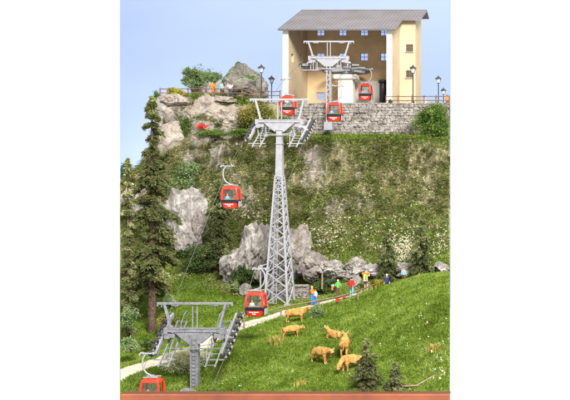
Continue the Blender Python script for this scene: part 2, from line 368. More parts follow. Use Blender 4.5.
def sheet(name, X, Y, Z, mat, attrs, kind='structure'):
    nv, nu = X.shape; V = np.stack([X.ravel(), Y.ravel(), Z.ravel()], 1).astype(np.float32)
    ii = np.arange(nv*nu).reshape(nv, nu); q = np.stack([ii[:-1, :-1], ii[:-1, 1:], ii[1:, 1:], ii[1:, :-1]], -1).reshape(-1, 4)
    me = bpy.data.meshes.new(name); me.vertices.add(len(V)); me.vertices.foreach_set('co', V.ravel()); me.loops.add(q.size); me.loops.foreach_set('vertex_index', q.ravel().astype(np.int32))
    me.polygons.add(len(q)); me.polygons.foreach_set('loop_start', np.arange(0, q.size, 4, dtype=np.int32)); me.polygons.foreach_set('loop_total', np.full(len(q), 4, dtype=np.int32))
    me.polygons.foreach_set('use_smooth', np.ones(len(q), dtype=bool))
    for k, A in attrs.items(): a = me.attributes.new(k, 'FLOAT', 'POINT'); a.data.foreach_set('value', A.ravel().astype(np.float32))
    me.update(calc_edges=True); o = link(name, me, mat)
    if kind: o['kind'] = kind
    return o
sheet('ground', X2, D2, Z2, M['ground'], {'rock': rock, 'moss': moss})
# sides and underside of the landscape block
mb = MB(); ZB = -17.0
def skirt(xs, ys, zs):
    n = len(xs); vs = [(xs[i], ys[i], zs[i]) for i in range(n)]+[(xs[i], ys[i], ZB) for i in range(n)]
    mb.add(vs, [(i, i+1, n+i+1, n+i) for i in range(n-1)])
skirt(X2[:, 0], D2[:, 0], Z2[:, 0]-.02); skirt(X2[:, -1], D2[:, -1], Z2[:, -1]-.02); skirt(X2[-1], D2[-1], Z2[-1]-.02); skirt(X2[0], D2[0], Z2[0]-.02)
mb.add([(X2[0, 0], D2[0, 0], ZB), (X2[0, -1], D2[0, -1], ZB), (X2[-1, -1], D2[-1, -1], ZB), (X2[-1, 0], D2[-1, 0], ZB)], [(0, 1, 2, 3)])
mb.build('terrain_base', M['body'])['kind'] = 'structure'

# path
n = len(PATH); W = 9; px_ = np.zeros((n, W)); py_ = np.zeros((n, W)); pz_ = np.zeros((n, W))
for i in range(n):
    t = PATH[min(i+1, n-1)]-PATH[max(i-1, 0)]; t /= np.linalg.norm(t); nn_ = np.array([-t[1], t[0]])
    hw = .95+.22*math.sin(i*.53)+.12*math.sin(i*1.7)
    hw2 = .95+.2*math.sin(i*.41+2)+.12*math.sin(i*2.1)
    wl = 1+.55*max(0, min(1, (-28-PATH[i][0])/4)); hw *= wl; hw2 *= wl
    for k in range(W):
        s = -hw+(hw+hw2)*k/(W-1); q = PATH[i]+nn_*s; u = VX+q[0]/q[1]*F
        if u < 120.3: q[0] = (120.3-VX)/F*q[1]
        px_[i, k], py_[i, k], pz_[i, k] = q[0], q[1], H(q[0], q[1])+.06-.05*(abs(k-4)/4)**3
sheet('path', px_, py_, pz_, M['gravel'], {})

# ------------------------------------------------------------------ scatter on the sheet
def cells():
    A = np.stack([X2, D2, Z2], -1); a = A[1:, :-1]-A[:-1, :-1]; b = A[:-1, 1:]-A[:-1, :-1]; nrm = np.cross(b, a); ar = np.linalg.norm(nrm, axis=-1); nrm = nrm/ar[..., None]
    nrm[nrm[..., 2] < -.2] *= -1; return A, ar, nrm
GA, GAR, GN = cells(); GPD = pdist(X2[:-1, :-1], D2[:-1, :-1])
def scatter(n, weight):
    w = (GAR*weight).ravel(); w = np.clip(w, 0, None); c = np.cumsum(w); k = np.searchsorted(c, RNG.uniform(0, c[-1], n)); k = np.clip(k, 0, len(w)-1)
    i, j = np.unravel_index(k, GAR.shape); a, b = RNG.random(n)[:, None], RNG.random(n)[:, None]
    p = GA[i, j]*(1-a)*(1-b)+GA[i+1, j]*a*(1-b)+GA[i, j+1]*(1-a)*b+GA[i+1, j+1]*a*b
    return p, GN[i, j]
def inside(V, k):
    """keep only pieces that stay within the sawn sides of the landscape block"""
    V = V.reshape(-1, k, 3); u = VX+V[..., 0]/V[..., 1]*F; return np.all((u > 120.2) & (u < 449.8), axis=1)
def blades(name, p, nrm, h, w, lean, mat, tint, label, gravity=0, kind='stuff', cat='grass', curl=.5):
    n = len(p); a = RNG.uniform(0, 2*math.pi, n); side = np.stack([np.cos(a), np.sin(a), np.zeros(n)], 1)
    ln = np.stack([RNG.normal(0, 1, n), RNG.normal(0, 1, n), np.zeros(n)], 1)*lean
    up = nrm*.45+np.array([0, 0, .75-gravity*1.3])+ln; up /= np.linalg.norm(up, axis=1)[:, None]
    h = h*RNG.uniform(.55, 1.3, n)[:, None]; w = (w*RNG.uniform(.7, 1.3, n))[:, None]
    mid = p+up*h*.6; tip = p+up*h+ln*h*curl+np.array([0, 0, -.25*curl])*h
    V = np.stack([p-side*w/2, p+side*w/2, mid+side*w*.35, tip, mid-side*w*.35], 1)
    ok = inside(V.reshape(-1, 3), 5); V = V[ok]; o = np_mesh(name, V.reshape(-1, 3), 5, mat, None, np.clip(tint[ok], 0, 1))
    return tag(o, label, cat, None, kind)
Dc = D2[:-1, :-1]; Uc = np.repeat(UU[None, :-1], NV-1, 0); rockc = rock[:-1, :-1]
gentle = np.clip((GN[..., 2]-.25)*3, 0, 1)
offpath = np.clip((GPD-.85*(1+.55*np.clip((-28-X2[:-1, :-1])/4, 0, 1)))/.35, 0, 1)
# meadow
wgt = (Dc < 100)*offpath*(1+1.2*(Dc < 80)); p, nr = scatter(320000, wgt)
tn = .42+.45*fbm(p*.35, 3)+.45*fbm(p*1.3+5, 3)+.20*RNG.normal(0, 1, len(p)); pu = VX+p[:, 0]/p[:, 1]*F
hh = .20+.10*fbm(p*.5+3, 2)
leftshade = np.clip((250-pu)/50, 0, 1)*np.clip((p[:, 1]-88)/5, 0, 1); tn -= leftshade*.15  # tree shade on the left bank, put into the blade tint
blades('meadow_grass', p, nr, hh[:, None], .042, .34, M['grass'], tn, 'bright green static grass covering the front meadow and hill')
# slope grass : short green grass on the flower slope, on ledges, on the plateau rim
wgt = ((Dc >= 99) & (Dc < 107))*np.clip(.9-rockc*1.2, 0, 1)*.9+ledge[:-1, :-1]*1.1+((Dc > 113.6) & (Dc < 116) & (Uc < 262) & (Uc > 159))*1.5; p, nr = scatter(60000, wgt)
tn = .32+.5*fbm(p*.5, 3)+.16*RNG.normal(0, 1, len(p))
blades('slope_grass', p, nr, .36, .07, .4, M['grass'], tn, 'green grass on the flowering slope and the ledge under the wall')
# cliff: hanging olive grass and tan fibres
pat = np.clip(.55+1.6*fbm(GA[:-1, :-1].reshape(-1, 3)*np.array([.5, .4, .35]), 4).reshape(Dc.shape), .04, 1)
wgt = ((Dc > 102) & (Dc < 113.6))*np.clip(1.15-rockc*1.2, .12, 1)*np.clip(pat, .25, 1)*(1-wallzone[:-1, :-1]); p, nr = scatter(200000, wgt)
tn = .42+.9*fbm(p*np.array([1.1, 1.1, 1.1])+2, 3)+.25*RNG.normal(0, 1, len(p))
blades('hanging_grass', p, nr, .36, .07, .6, M['grass_olive'], tn, 'olive and straw coloured grass clinging to the cliff face', gravity=.7, curl=.9)
# moss leaf crumbs
wgt = ((Dc > 96) & (Dc < 113.6))*pat**2*np.clip(1.1-rockc*1.3, .03, 1)*(1-wallzone[:-1, :-1]); p, nr = scatter(110000, wgt)
def leaves(name, p, size, mat, tint, parent=None, nrm=None, origin=None, clip=True):
    n = len(p); a = RNG.normal(0, 1, (n, 3)); a /= np.linalg.norm(a, axis=1)[:, None]; b = RNG.normal(0, 1, (n, 3)); b -= (b*a).sum(1)[:, None]*a; b /= np.linalg.norm(b, axis=1)[:, None]
    s = (size*RNG.uniform(.6, 1.4, n))[:, None]; a = a*s; b = b*s*.55
    V = np.stack([p-a*.5, p+b*.5, p+a*.5, p-b*.5], 1)
    if clip:
        q = V if (parent is None or origin is None) else V
        ok = inside(q.reshape(-1, 3), 4); V = V[ok]; tint = tint[ok]
    return np_mesh(name, V.reshape(-1, 3), 4, mat, parent, np.clip(tint, 0, 1), origin)
tn = .32+.6*fbm(p*.6+7, 3)+.2*RNG.normal(0, 1, len(p))
tag(leaves('cliff_moss', p+nr*RNG.uniform(0, .22, (len(p), 1)), .17, M['moss'], tn), 'crumbly green moss and low leaves patched over the cliff', 'moss', None, 'stuff')
# wildflowers
def flowers(name, centres, n, label, size=.15):
    P_ = []
    for (a, b, ra, rb, cnt) in centres:
        for _ in range(cnt):
            u = a+random.gauss(0, ra); v = b+random.gauss(0, rb)
            if 120.8 < u < 449.2 and 150 < v < 395: g = G(u, v); P_.append((g.x, g.y-.1, g.z+.22+random.random()*.25))
    p = np.array(P_); q = np.repeat(p, 4, 0)+RNG.normal(0, .055, (len(p)*4, 3)); return tag(leaves(name, q, size, M['petal'], RNG.uniform(0, .8, len(q))), label, 'wildflowers', None, 'stuff')
flowers('wildflowers', [(395, 238, 26, 12, 190), (322, 238, 12, 8, 150), (338, 225, 8, 5, 26), (425, 190, 14, 10, 40), (246, 214, 10, 5, 130), (240, 205, 10, 4, 40), (405, 255, 7, 6, 260), (412, 246, 9, 5, 90), (265, 224, 10, 5, 40), (345, 200, 30, 12, 40), (440, 248, 6, 10, 60)], 0, 'white and cream wildflowers sprinkled over the slope below the cliff')
flowers('meadow_flowers', [(430, 335, 22, 25, 34), (350, 335, 60, 25, 20), (440, 368, 7, 10, 34), (133, 305, 6, 8, 90), (200, 385, 40, 8, 12)], 0, 'scattered small white blooms in the front meadow', .11)

# ------------------------------------------------------------------ rocks
def make_rock(px, py, w, h, d, mat, seed, label, cat='rock', name='rock', depth=None, tilt=0, cuts=9, amp=.22, group=None, sub=5, stretch=(1, 1, 1), smooth=False, peak=0):
    bm = bmesh.new(); bmesh.ops.create_icosphere(bm, subdivisions=sub, radius=1); V = np.array([v.co[:] for v in bm.verts]); rg_ = np.random.default_rng(seed)
    for k in range(cuts):
        n_ = rg_.normal(0, 1, 3); n_ /= np.linalg.norm(n_); t = rg_.uniform(.62, .88); s = V@n_; V -= np.outer(np.clip(s-t, 0, None), n_)*.92
    q = V*2.1+seed*3.7; c1, cid_ = cellular(q*np.array(stretch)*.8); disp = fbm(q, 5)*amp*.9+ridged(q*1.3*np.array(stretch), 4)*amp*.5+(cid_)*amp*.4+fbm(q*5, 3)*amp*.22+ridged(q*3.1*np.array(stretch), 3)*amp*.22
    V = V*(1+disp[:, None]); s = d/F
    if peak: V[:, 0] *= 1-peak*(V[:, 2]+.6)/1.2
    hx, hz = w*s/2, h*s/2; hy = depth/2 if depth else max(hx, hz)*.7
    V = V/np.array([np.abs(V[:, 0]).max(), np.abs(V[:, 1]).max(), np.abs(V[:, 2]).max()])*np.array([hx, hy, hz])
    if tilt: c, s_ = math.cos(tilt), math.sin(tilt); V = np.stack([V[:, 0]*c-V[:, 2]*s_, V[:, 1], V[:, 0]*s_+V[:, 2]*c], 1)
    o_ = np.array(P(px, py, d)); Wd = V+o_; u = VX+Wd[:, 0]/Wd[:, 1]*F
    lo = (120.2-VX)*Wd[:, 1]/F; hi = (449.8-VX)*Wd[:, 1]/F; Wd[:, 0] = np.clip(Wd[:, 0], lo, hi); V = Wd-o_
    for v, c in zip(bm.verts, V): v.co = c
    me = bpy.data.meshes.new(name); bm.to_mesh(me); bm.free(); me.polygons.foreach_set('use_smooth', [smooth]*len(me.polygons))
    o = link(name, me, mat); o.location = o_; return tag(o, label, cat, group)
R = make_rock
R(254, 254, 42, 72, 99.8, M['rockA'], 1, 'big pale grey boulder left of the lattice pylon, the one with the high pointed top', 'boulder', 'boulder', 6, -.25, 12, .24, peak=.22)
R(238, 264, 34, 56, 99.2, M['rockA'], 71, 'pale boulder forming the low left shoulder beside the pointed boulder', 'boulder', 'boulder', 5, -.35, 11, .22, peak=.18)
R(270, 254, 30, 62, 100.2, M['rockA'], 21, 'upright grey boulder directly behind the left legs of the lattice pylon', 'boulder', 'boulder', 5, .1, 12, .3, peak=.3)
R(283, 262, 66, 56, 101.6, M['rockA'], 72, 'wide grey boulder mass directly behind the lattice pylon', 'boulder', 'boulder', 5, 0, 12, .3)
R(296, 254, 38, 66, 100.4, M['rockB'], 2, 'tall brownish boulder behind the right legs of the lattice pylon', 'boulder', 'boulder', 6, -.1, 9, .24)
R(313, 268, 30, 34, 99.8, M['rockB'], 3, 'low brown boulder sloping down right of the pylon foot', 'boulder', 'boulder', 5, -.5, 9, .2)
R(186, 227, 32, 56, 102, M['rockA'], 4, 'tall craggy grey rock between the tall conifer and the dark conifer', 'boulder', 'boulder', 4, .08, 9, .3, stretch=(1, 1, .5))
R(199, 226, 18, 38, 102.2, M['rockB'], 24, 'narrow dark rock leaning on the right of the tall crag', 'boulder', 'boulder', 3, -.1, 9, .3, stretch=(1, 1, .5))
R(180, 214, 46, 60, 103.3, M['rockA'], 5, 'broad steep grey rock sloping down right behind the tall conifer', 'boulder', 'boulder', 4, -.5, 14, .30, stretch=(1, 1, .6))
R(134, 196, 26, 26, 103.5, M['rockC'], 6, 'pale rock at the left edge behind the tall conifer', 'rock', 'rock', 3, .15, 14, .32)
R(141, 212, 16, 16, 101, M['rockA'], 26, 'small grey rock half hidden behind the trunk side of the tall conifer', 'rock', 'rock', 3, .15, 8, .22)
R(245, 290, 14, 14, 97.0, M['rockB'], 7, 'small square brown rock beside the left foot of the lattice pylon', 'rock', 'rock', 2, 0, 8, .15)
R(334, 270, 34, 26, 99.5, M['rockA'], 88, 'grey boulder right of the wooden post behind the hikers', 'boulder', 'boulder', 4, -.2, 14, .34)
R(354, 269, 28, 24, 99.8, M['rockA'], 89, 'grey boulder above the red hiker', 'boulder', 'boulder', 3, .2, 14, .34)
R(356, 283, 12, 16, 98.8, M['rockA'], 10, 'smooth upright grey stone behind the path between two hikers', 'rock', 'rock', 2, .1, 6, .12)
R(372, 270, 26, 17, 99.6, M['rockA'], 11, 'pale flat rock left of the nearer right hand conifer', 'rock', 'rock', 3, -.1, 14, .34)
R(404, 270, 26, 17, 99.5, M['rockA'], 12, 'pale rock between the two conifers on the right', 'rock', 'rock', 3, .2, 14, .34)
R(441, 268, 18, 17, 99.5, M['rockA'], 13, 'pale rock at the right edge behind the hill crest', 'rock', 'rock', 3, .1, 14, .34)
# upper left cliff blocks
R(173, 139, 31, 40, 111.6, M['rockC'], 31, 'large smooth pale slab leaning on the left edge of the cliff', 'rock', 'rock', 3.2, -.35, 6, .10)
R(177, 101, 30, 15, 112.9, M['rockC'], 132, 'flat pale block overhanging at the top left of the cliff', 'rock', 'rock', 3, -.06, 14, .3)
R(165, 107, 20, 28, 113.2, M['rockA'], 33, 'rounded grey block at the cliff corner under the fence end', 'rock', 'rock', 2.6, 0, 7, .15)
R(179, 115, 40, 30, 113.2, M['rockC'], 34, 'brown grey block under the overhanging cliff top', 'rock', 'rock', 3, .1, 7, .18)
R(209, 113, 60, 40, 113.2, M['rockC'], 35, 'broad pale rock face under the three people at the fence', 'rock', 'rock', 3.2, 0, 14, .28)
R(234, 117, 40, 32, 113.2, M['rockC'], 36, 'pale rock right of the broad rock face with a dark crack', 'rock', 'rock', 3, -.2, 14, .28)
R(226, 100, 24, 8, 113.3, M['rockC'], 37, 'flat rock shelf just below the fence', 'rock', 'rock', 2.4, -.1, 14, .32)
R(190, 158, 24, 14, 110.8, M['rockC'], 38, 'small pale rocks jutting out below the leaning slab', 'rock', 'rock', 2.4, -.4, 7, .25)
R(160, 122, 10, 22, 112.4, M['rockA'], 39, 'narrow grey rock on the far left corner of the cliff', 'rock', 'rock', 2.6, 0, 7, .2)
# standing stones and hill peak
for i, (a, b, w, h, l) in enumerate([(195, 89, 9, 13, 'leftmost rounded standing stone behind the plateau fence'), (202, 86.5, 10, 18, 'tallest rounded standing stone behind the plateau fence'), (209.5, 88.5, 7, 14, 'rounded standing stone just left of the person in orange'), (219, 88, 10, 14, 'rounded standing stone between the orange and the blue person'), (228, 89, 9, 13, 'rounded standing stone right of the person in blue')]):
    R(a, b, w, h, 117.5, M['rockA'], 50+i, l, 'stone', 'standing_stone', 1, 0, 3, .07, 'standing stones behind the fence', 4, smooth=True)
R(243, 83, 50, 46, 121, M['rockM'], 61, 'large grey rock peak with green moss behind the two left lamps', 'boulder', 'rock_peak', 5, .12, 8, .24, stretch=(1, 1, .6), peak=.34)

# ------------------------------------------------------------------ trees and shrubs
def conifer(px, ytop, ybase, d, halfw, mat, label, seed, ycrown=None, n_whorl=22, per=7, nl=110, leaf=.13, name='conifer', trunk_r=None, wob=.0, asym=0, group=None, gap=.15, ex=.8):
    rn = np.random.default_rng(seed); s = d/F; Ht = (ybase-ytop)*s; base = P(px, ybase, d); cr0 = (ybase-(ycrown or ybase-4))*s; Rm = halfw*s
    t = empty(name, base, 0, label, 'conifer', group); tr = trunk_r or Ht*.018
    mb = MB(); mb.tube([(0, 0, -.3), (.01, 0, Ht*.3), (-.02, 0, Ht*.65), (0, 0, Ht*.99)], [tr*1.15, tr*.9, tr*.5, tr*.12], 10)
    PP = []; TT = []; B0 = np.array(base)
    for k in range(n_whorl):
        f = (k+.5)/n_whorl; z = cr0+(Ht-cr0)*f**.92; R_ = Rm*((1-f)**ex)*1.04+.12; R_ = min(R_, Rm*1.05)
        if f < .12: R_ *= .8+f*1.6
        m_ = max(4, int(per*(1-.45*f)))
        for j in range(m_):
            if rn.random() < gap: continue
            a = 2*math.pi*(j+rn.uniform(-.3, .3))/m_+k*1.3; r = R_*rn.uniform(.55, 1.15)*(1+asym*math.cos(a)); dz = z+rn.uniform(-.32, .32)*(Ht-cr0)/n_whorl
            droop = r*rn.uniform(.38, .65); ux = np.array([math.cos(a), math.sin(a), 0]); uy = np.array([-math.sin(a), math.cos(a), 0])
            mb.tube([(0, 0, dz), Vector(ux*r*.35)+Vector((0, 0, dz-droop*.12)), Vector(ux*r*.62)+Vector((0, 0, dz-droop*.42))], [tr*.2, tr*.12, tr*.05], 4, cap=False)
            n_ = int(nl*(.35+.65*r/Rm)*(1 if r > .4 else .6)); tt = rn.beta(2.2, 1.3, n_)
            # branch breaks into flat sprays
            ns = 3+int(rn.random()*3); sp = rn.uniform(.25, 1.0, ns); side = rn.uniform(-1, 1, ns)*.36*r
            ks = rn.integers(0, ns, n_); ww = .16+.13*r
            lx = tt*sp[ks]*r+rn.normal(0, .05, n_)*r; ly = side[ks]*tt+rn.normal(0, 1, n_)*ww*.42*np.sin(np.clip(tt, 0, 1)*2.6+.3)
            lz = -droop*(lx/r)**1.8-np.abs(ly)*.35-rn.random(n_)**1.5*(.12+.16*r)*.9
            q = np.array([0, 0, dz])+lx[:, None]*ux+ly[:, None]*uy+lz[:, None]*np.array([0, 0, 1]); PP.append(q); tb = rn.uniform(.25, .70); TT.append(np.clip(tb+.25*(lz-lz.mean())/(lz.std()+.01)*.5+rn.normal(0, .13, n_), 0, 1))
    # leader
    n_ = int(nl*.9); zz = Ht*(1-rn.random(n_)*.09)+.05; rr = (Ht-zz)*.22+.03; a = rn.uniform(0, 6.28, n_); PP.append(np.stack([rr*np.cos(a)*rn.random(n_), rr*np.sin(a)*rn.random(n_), zz], 1)); TT.append(rn.uniform(.3, .7, n_))
    p = np.concatenate(PP); tt = np.concatenate(TT); mb.build('trunk', M['bark'], t)
    # needles: short drooping strips
    n_ = len(p); dirv = p*np.array([1, 1, 0]); dirv = dirv/(np.linalg.norm(dirv, axis=1)[:, None]+1e-4)+rn.normal(0, .45, (n_, 3)); dirv[:, 2] -= .75; dirv /= np.linalg.norm(dirv, axis=1)[:, None]
    sd = np.cross(dirv, rn.normal(0, 1, (n_, 3))); sd /= np.linalg.norm(sd, axis=1)[:, None]; L = (leaf*rn.uniform(.6, 1.5, n_))[:, None]; w = L*.42
    V = np.stack([p-sd*w*.3, p+dirv*L*.5+sd*w*-.5, p+dirv*L, p+dirv*L*.5+sd*w*.5], 1); ok = inside((V+B0).reshape(-1, 3), 4)
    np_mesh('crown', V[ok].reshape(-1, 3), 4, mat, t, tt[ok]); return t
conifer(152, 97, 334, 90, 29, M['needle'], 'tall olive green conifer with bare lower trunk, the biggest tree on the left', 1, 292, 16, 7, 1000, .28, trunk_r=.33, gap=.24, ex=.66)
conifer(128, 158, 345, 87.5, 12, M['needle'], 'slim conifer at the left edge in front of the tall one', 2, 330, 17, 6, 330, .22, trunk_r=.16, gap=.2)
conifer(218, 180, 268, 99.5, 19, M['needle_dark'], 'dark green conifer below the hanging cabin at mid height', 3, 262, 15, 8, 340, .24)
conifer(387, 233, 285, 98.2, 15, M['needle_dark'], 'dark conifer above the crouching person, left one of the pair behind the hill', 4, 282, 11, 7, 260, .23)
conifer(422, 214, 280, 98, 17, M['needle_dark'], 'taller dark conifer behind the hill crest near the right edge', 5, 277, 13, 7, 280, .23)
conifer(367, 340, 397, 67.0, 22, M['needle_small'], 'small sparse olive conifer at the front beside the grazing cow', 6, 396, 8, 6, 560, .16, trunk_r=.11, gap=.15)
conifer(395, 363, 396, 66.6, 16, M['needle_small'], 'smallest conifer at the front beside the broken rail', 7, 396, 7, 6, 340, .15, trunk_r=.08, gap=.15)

def shrub(px, py, w, h, d, mat, label, seed, n=2600, leaf=.2, name='shrub', cat='shrub', lobes=9, stem=True, base=None, group=None, jag=.35, trunk=None, depth=None):
    rn = np.random.default_rng(seed); s = d/F; hx, hz = w*s/2, h*s/2; hy = depth or (hx+hz)/2*.8; b = P(px, base if base else py+h/2, d); c = P(px, py, d)-b
    t = empty(name, b, 0, label, cat, group); LC = []
    for k in range(lobes):
        u = rn.normal(0, 1, 3); u /= np.linalg.norm(u); LC.append(np.array(c)+u*np.array([hx, hy, hz])*rn.uniform(.3, .72))
    LC.append(np.array(c))
    if not trunk: LC += [np.array(c)*.45+np.array([q*hx*.45, -hy*.3, 0]) for q in (-1, 0, 1)]
    LC = np.array(LC); lr = rn.uniform(.34, .56, len(LC))
    n = int(n*2.0); k = rn.integers(0, len(LC), n); u = rn.normal(0, 1, (n, 3)); u /= np.linalg.norm(u, axis=1)[:, None]; rad = rn.random(n)**.45
    p = LC[k]+u*(rad*lr[k])[:, None]*np.array([hx, hy, hz])*(1+jag*rn.normal(0, .5, n))[:, None]
    hole = fbm((p+seed)*(1.6/max(hx, .4)), 3); ok = hole > -.30; p = p[ok]; u = u[ok]
    tt = np.clip(.45+.35*rn.normal(0, .55, len(p))+.22*fbm((p+seed)*1.2, 2)*2, 0, 1)
    mb = MB(); rb = (trunk or max(.05, hx*.06))
    for q in LC[:7]:
        m_ = Vector(q)*.5; m_.x *= .6; mb.tube([(0, 0, -.15), m_*.8, Vector(q)*.72], [rb, rb*.6, rb*.2], 6, cap=False)
    mb.build('trunk' if trunk else 'stem', M['bark'], t)
    B0 = np.array(b); V_ = p+B0; uu = VX+V_[:, 0]/V_[:, 1]*F; m_ = (uu > 121) & (uu < 449); p = p[m_]; tt = tt[m_]
    leaves('crown' if trunk else 'foliage', p, leaf, mat, tt, t, clip=False); return t
shrub(432, 121, 42, 40, 112.2, M['leaf'], 'big leafy green bush in front of the stone wall at the right edge', 11, 7000, .22, lobes=16)
shrub(257, 112, 40, 32, 112.2, M['leaf_autumn'], 'bush with orange and green leaves left of the middle pylon head', 12, 5200, .2, lobes=13)
shrub(283, 124, 20, 18, 112.0, M['leaf'], 'small green bush below the stone wall end behind the pylon head', 13, 1200, .18)
shrub(185, 176, 42, 32, 109.0, M['leaf_pale'], 'pale green bush on the slope right of the tall conifer top', 14, 4200, .21, lobes=12)
shrub(198, 256, 38, 30, 98.8, M['leaf_dark'], 'low dark green shrub in front of the tall crag', 15, 3600, .2, lobes=10)
shrub(243, 274, 24, 20, 97.4, M['leaf_dark'], 'small dark shrub at the left foot of the pale boulder', 16, 1700, .18)
shrub(326, 285, 30, 24, 97.8, M['leaf_dark'], 'dark bush beside the wooden post behind the hikers', 17, 2600, .17)
shrub(317, 312, 17, 20, 86.6, M['leaf_pale'], 'small blue green bush on the meadow in front of the rail by the standing cow', 18, 2000, .13)
shrub(187, 357, 56, 30, 76.6, M['leaf_white'], 'cream flowering bush behind the head of the front pylon', 19, 3400, .13, lobes=14)
shrub(135, 285, 28, 40, 93, M['leaf'], 'leafy bush left of the tall conifer trunk', 20, 3000, .19)
shrub(131, 343, 22, 16, 81.2, M['leaf_pale'], 'low light green bush beside the path at the left edge', 21, 1500, .16)
shrub(168, 322, 26, 18, 88.5, M['leaf_autumn'], 'low yellow green bush right of the tall conifer trunk', 22, 1600, .15)
shrub(147, 343, 20, 10, 83.5, M['leaf_dark'], 'dark low plant between the conifer trunk and the path', 23, 1100, .14)
shrub(176, 92.5, 27, 11, 113.6, M['leaf_yellow'], 'yellow green bush on the plateau behind the left fence end', 24, 1500, .16)
shrub(129, 316, 16, 22, 86.4, M['leaf_pale'], 'pale leafy shrub at the left edge left of the conifer trunk', 36, 1800, .17)
shrub(170, 300, 22, 18, 93.5, M['leaf_pale'], 'pale shrub on the dark bank right of the tall conifer trunk', 37, 1500, .17)
shrub(233, 285, 14, 12, 96, M['leaf_pale'], 'tiny pale shrub left of the square brown rock', 38, 700, .14)
shrub(155, 95, 10, 11, 114.2, M['leaf'], 'small green bush outside the left fence end', 25, 500, .16)
shrub(213, 132.5, 40, 7, 110.2, M['leaf'], 'band of low green plants along the ledge below the red flower clump', 35, 1500, .15)
shrub(240, 132, 28, 8, 110.2, M['leaf'], 'strip of green plants on the ledge under the pale rocks', 28, 900, .15)
shrub(185, 127, 14, 30, 111.6, M['leaf'], 'green plants hanging between the pale slab and the rock face', 29, 1500, .15)
shrub(288, 258, 10, 8, 97.5, M['leaf'], 'tiny green plant growing on the brown boulder', 33, 300, .13)
shrub(390, 101.5, 6, 5, 113.3, M['leaf'], 'tiny bright green plant on the wall top at the rail end', 34, 260, .13)
shrub(194, 75, 30, 28, 116, M['leaf_pale'], 'light leafy tree on the plateau, left one of two', 26, 2600, .2, 'deciduous_tree', 'tree', 8, base=97, trunk=.11)
shrub(212, 80, 30, 28, 119, M['leaf_pale'], 'rounded leafy tree left of the rock peak', 27, 2600, .2, 'deciduous_tree', 'tree', 9, base=97, trunk=.12)
for i, (a, b, w, h, l) in enumerate([(124, 172, 18, 26, 'bluish far tree clump at the left edge'), (135, 174, 20, 20, 'lower bluish far tree clump beside the tall conifer'), (146, 176, 18, 16, 'smallest bluish far tree clump behind the tall conifer')]):
    shrub(a, b, w, h, 125+i, M['leaf_far'], l, 40+i, 3000, .24, 'tree_clump', 'trees', 8, base=188)
def tuft(px, py, d, w, h, mat, label, seed, n=260):
    g = G(px, py) if d is None else P(px, py, d); rn = np.random.default_rng(seed); p = np.array(g)+np.stack([rn.normal(0, w*.35, n), rn.normal(0, w*.3, n), np.zeros(n)], 1)
    a = rn.uniform(0, 6.28, n); sp = np.stack([np.cos(a), np.sin(a), 0*a], 1)*rn.uniform(.1, .7, (n, 1)); up = np.array([0, 0, 1])+sp; L = h*rn.uniform(.6, 1.1, (n, 1)); sd = np.stack([-np.sin(a), np.cos(a), 0*a], 1)*.03
    V = np.stack([p-sd, p+sd, p+up*L*.6+sd*.7, p+up*L+np.array([0, 0, -.12])*L, p+up*L*.6-sd*.7], 1)
    return tag(np_mesh('grass_tuft', V.reshape(-1, 3), 5, mat, None, rn.random(n), np.array(g)), label, 'grass tuft')
tuft(378, 289.5, 92.0, .42, 1.05, M['leaf_yellow'], 'yellow grass tuft at the end of the path rail', 1, 420)
tuft(276, 345, None, .7, .9, M['grass_dry'], 'pale dry tuft on the meadow left of the middle cows', 2, 120)
tuft(302, 386, None, .6, .5, M['grass_dry'], 'small yellowish tuft at the front edge of the meadow', 3, 110)
tuft(434, 352, None, .6, .7, M['grass_dry'], 'dry olive tuft on the right part of the hill', 4, 150)
tuft(158, 327, None, .9, .9, M['leaf_yellow'], 'yellow green tuft at the foot of the tall conifer', 5, 240)
o = leaves('red_flower_clump', np.array(P(202, 126.5, 110.2))+RNG.normal(0, 1, (260, 3))*np.array([.24, .15, .13]), .17, M['cloth_red'], RNG.random(260)); tag(o, 'bright red flower clump on the ledge under the pale rock face', 'flowers', None, 'stuff')

# ------------------------------------------------------------------ stone walls
def stone_wall(name, label, x0, x1, yv, z0, z1, rowh, mat, seed, depth=.5, lean=0):
    rn = random.Random(seed); mb = MB(); z = z0
    while z < z1-.05:
        h = min(rowh*rn.uniform(.75, 1.25), z1-z+.04); x = x0-rn.random()*.3
        while x < x1-.1:
            w = min(rowh*rn.uniform(.9, 2.2), x1-x); cx, cz = x+w/2, z+h/2; bm = bmesh.new(); bmesh.ops.create_cube(bm, size=1); bmesh.ops.subdivide_edges(bm, edges=bm.edges[:], cuts=2, use_grid_fill=True)
            ry = rn.uniform(-.08, .08); off = rn.uniform(-.10, .12); vs = []
            for v in bm.verts:
                c = v.co.copy(); L = max(abs(c.x), abs(c.y), abs(c.z)); n_ = c.normalized()*.62; c = c.lerp(n_, .35); c += Vector((rn.uniform(-.05, .05), rn.uniform(-.07, .07), rn.uniform(-.06, .06)))
                vs.append((cx+c.x*w*1.0+c.z*ry, yv+off+c.y*depth+lean*(cz-z0), cz+c.z*h*1.02))
            bm.verts.index_update(); fs = [tuple(v.index for v in f.verts) for f in bm.faces]; bm.free(); mb.add(vs, fs); x += w+.015
        z += h
    o = mb.build(name, mat); t = empty(name, (x0, yv, z0), 0, label, 'stone wall'); o.name = 'masonry'; o.parent = t; o.matrix_parent_inverse = Matrix.Translation((-x0, -yv, -z0))
    b = MB(); b.box(((x0+x1)/2, yv+depth*.5+.06, (z0+z1)/2-.05), (x1-x0, depth*.9, z1-z0-.12)); c = b.build('mortar_core', M['mortar'], t); c.matrix_parent_inverse = Matrix.Translation((-x0, -yv, -z0)); return t
stone_wall('stone_wall', 'long light grey rubble wall carrying the terrace of the station building', (284-VX)*.1133, (449.3-VX)*.1133, 113.3, 6.7, 10.95, .30, M['stone'], 4, .6)
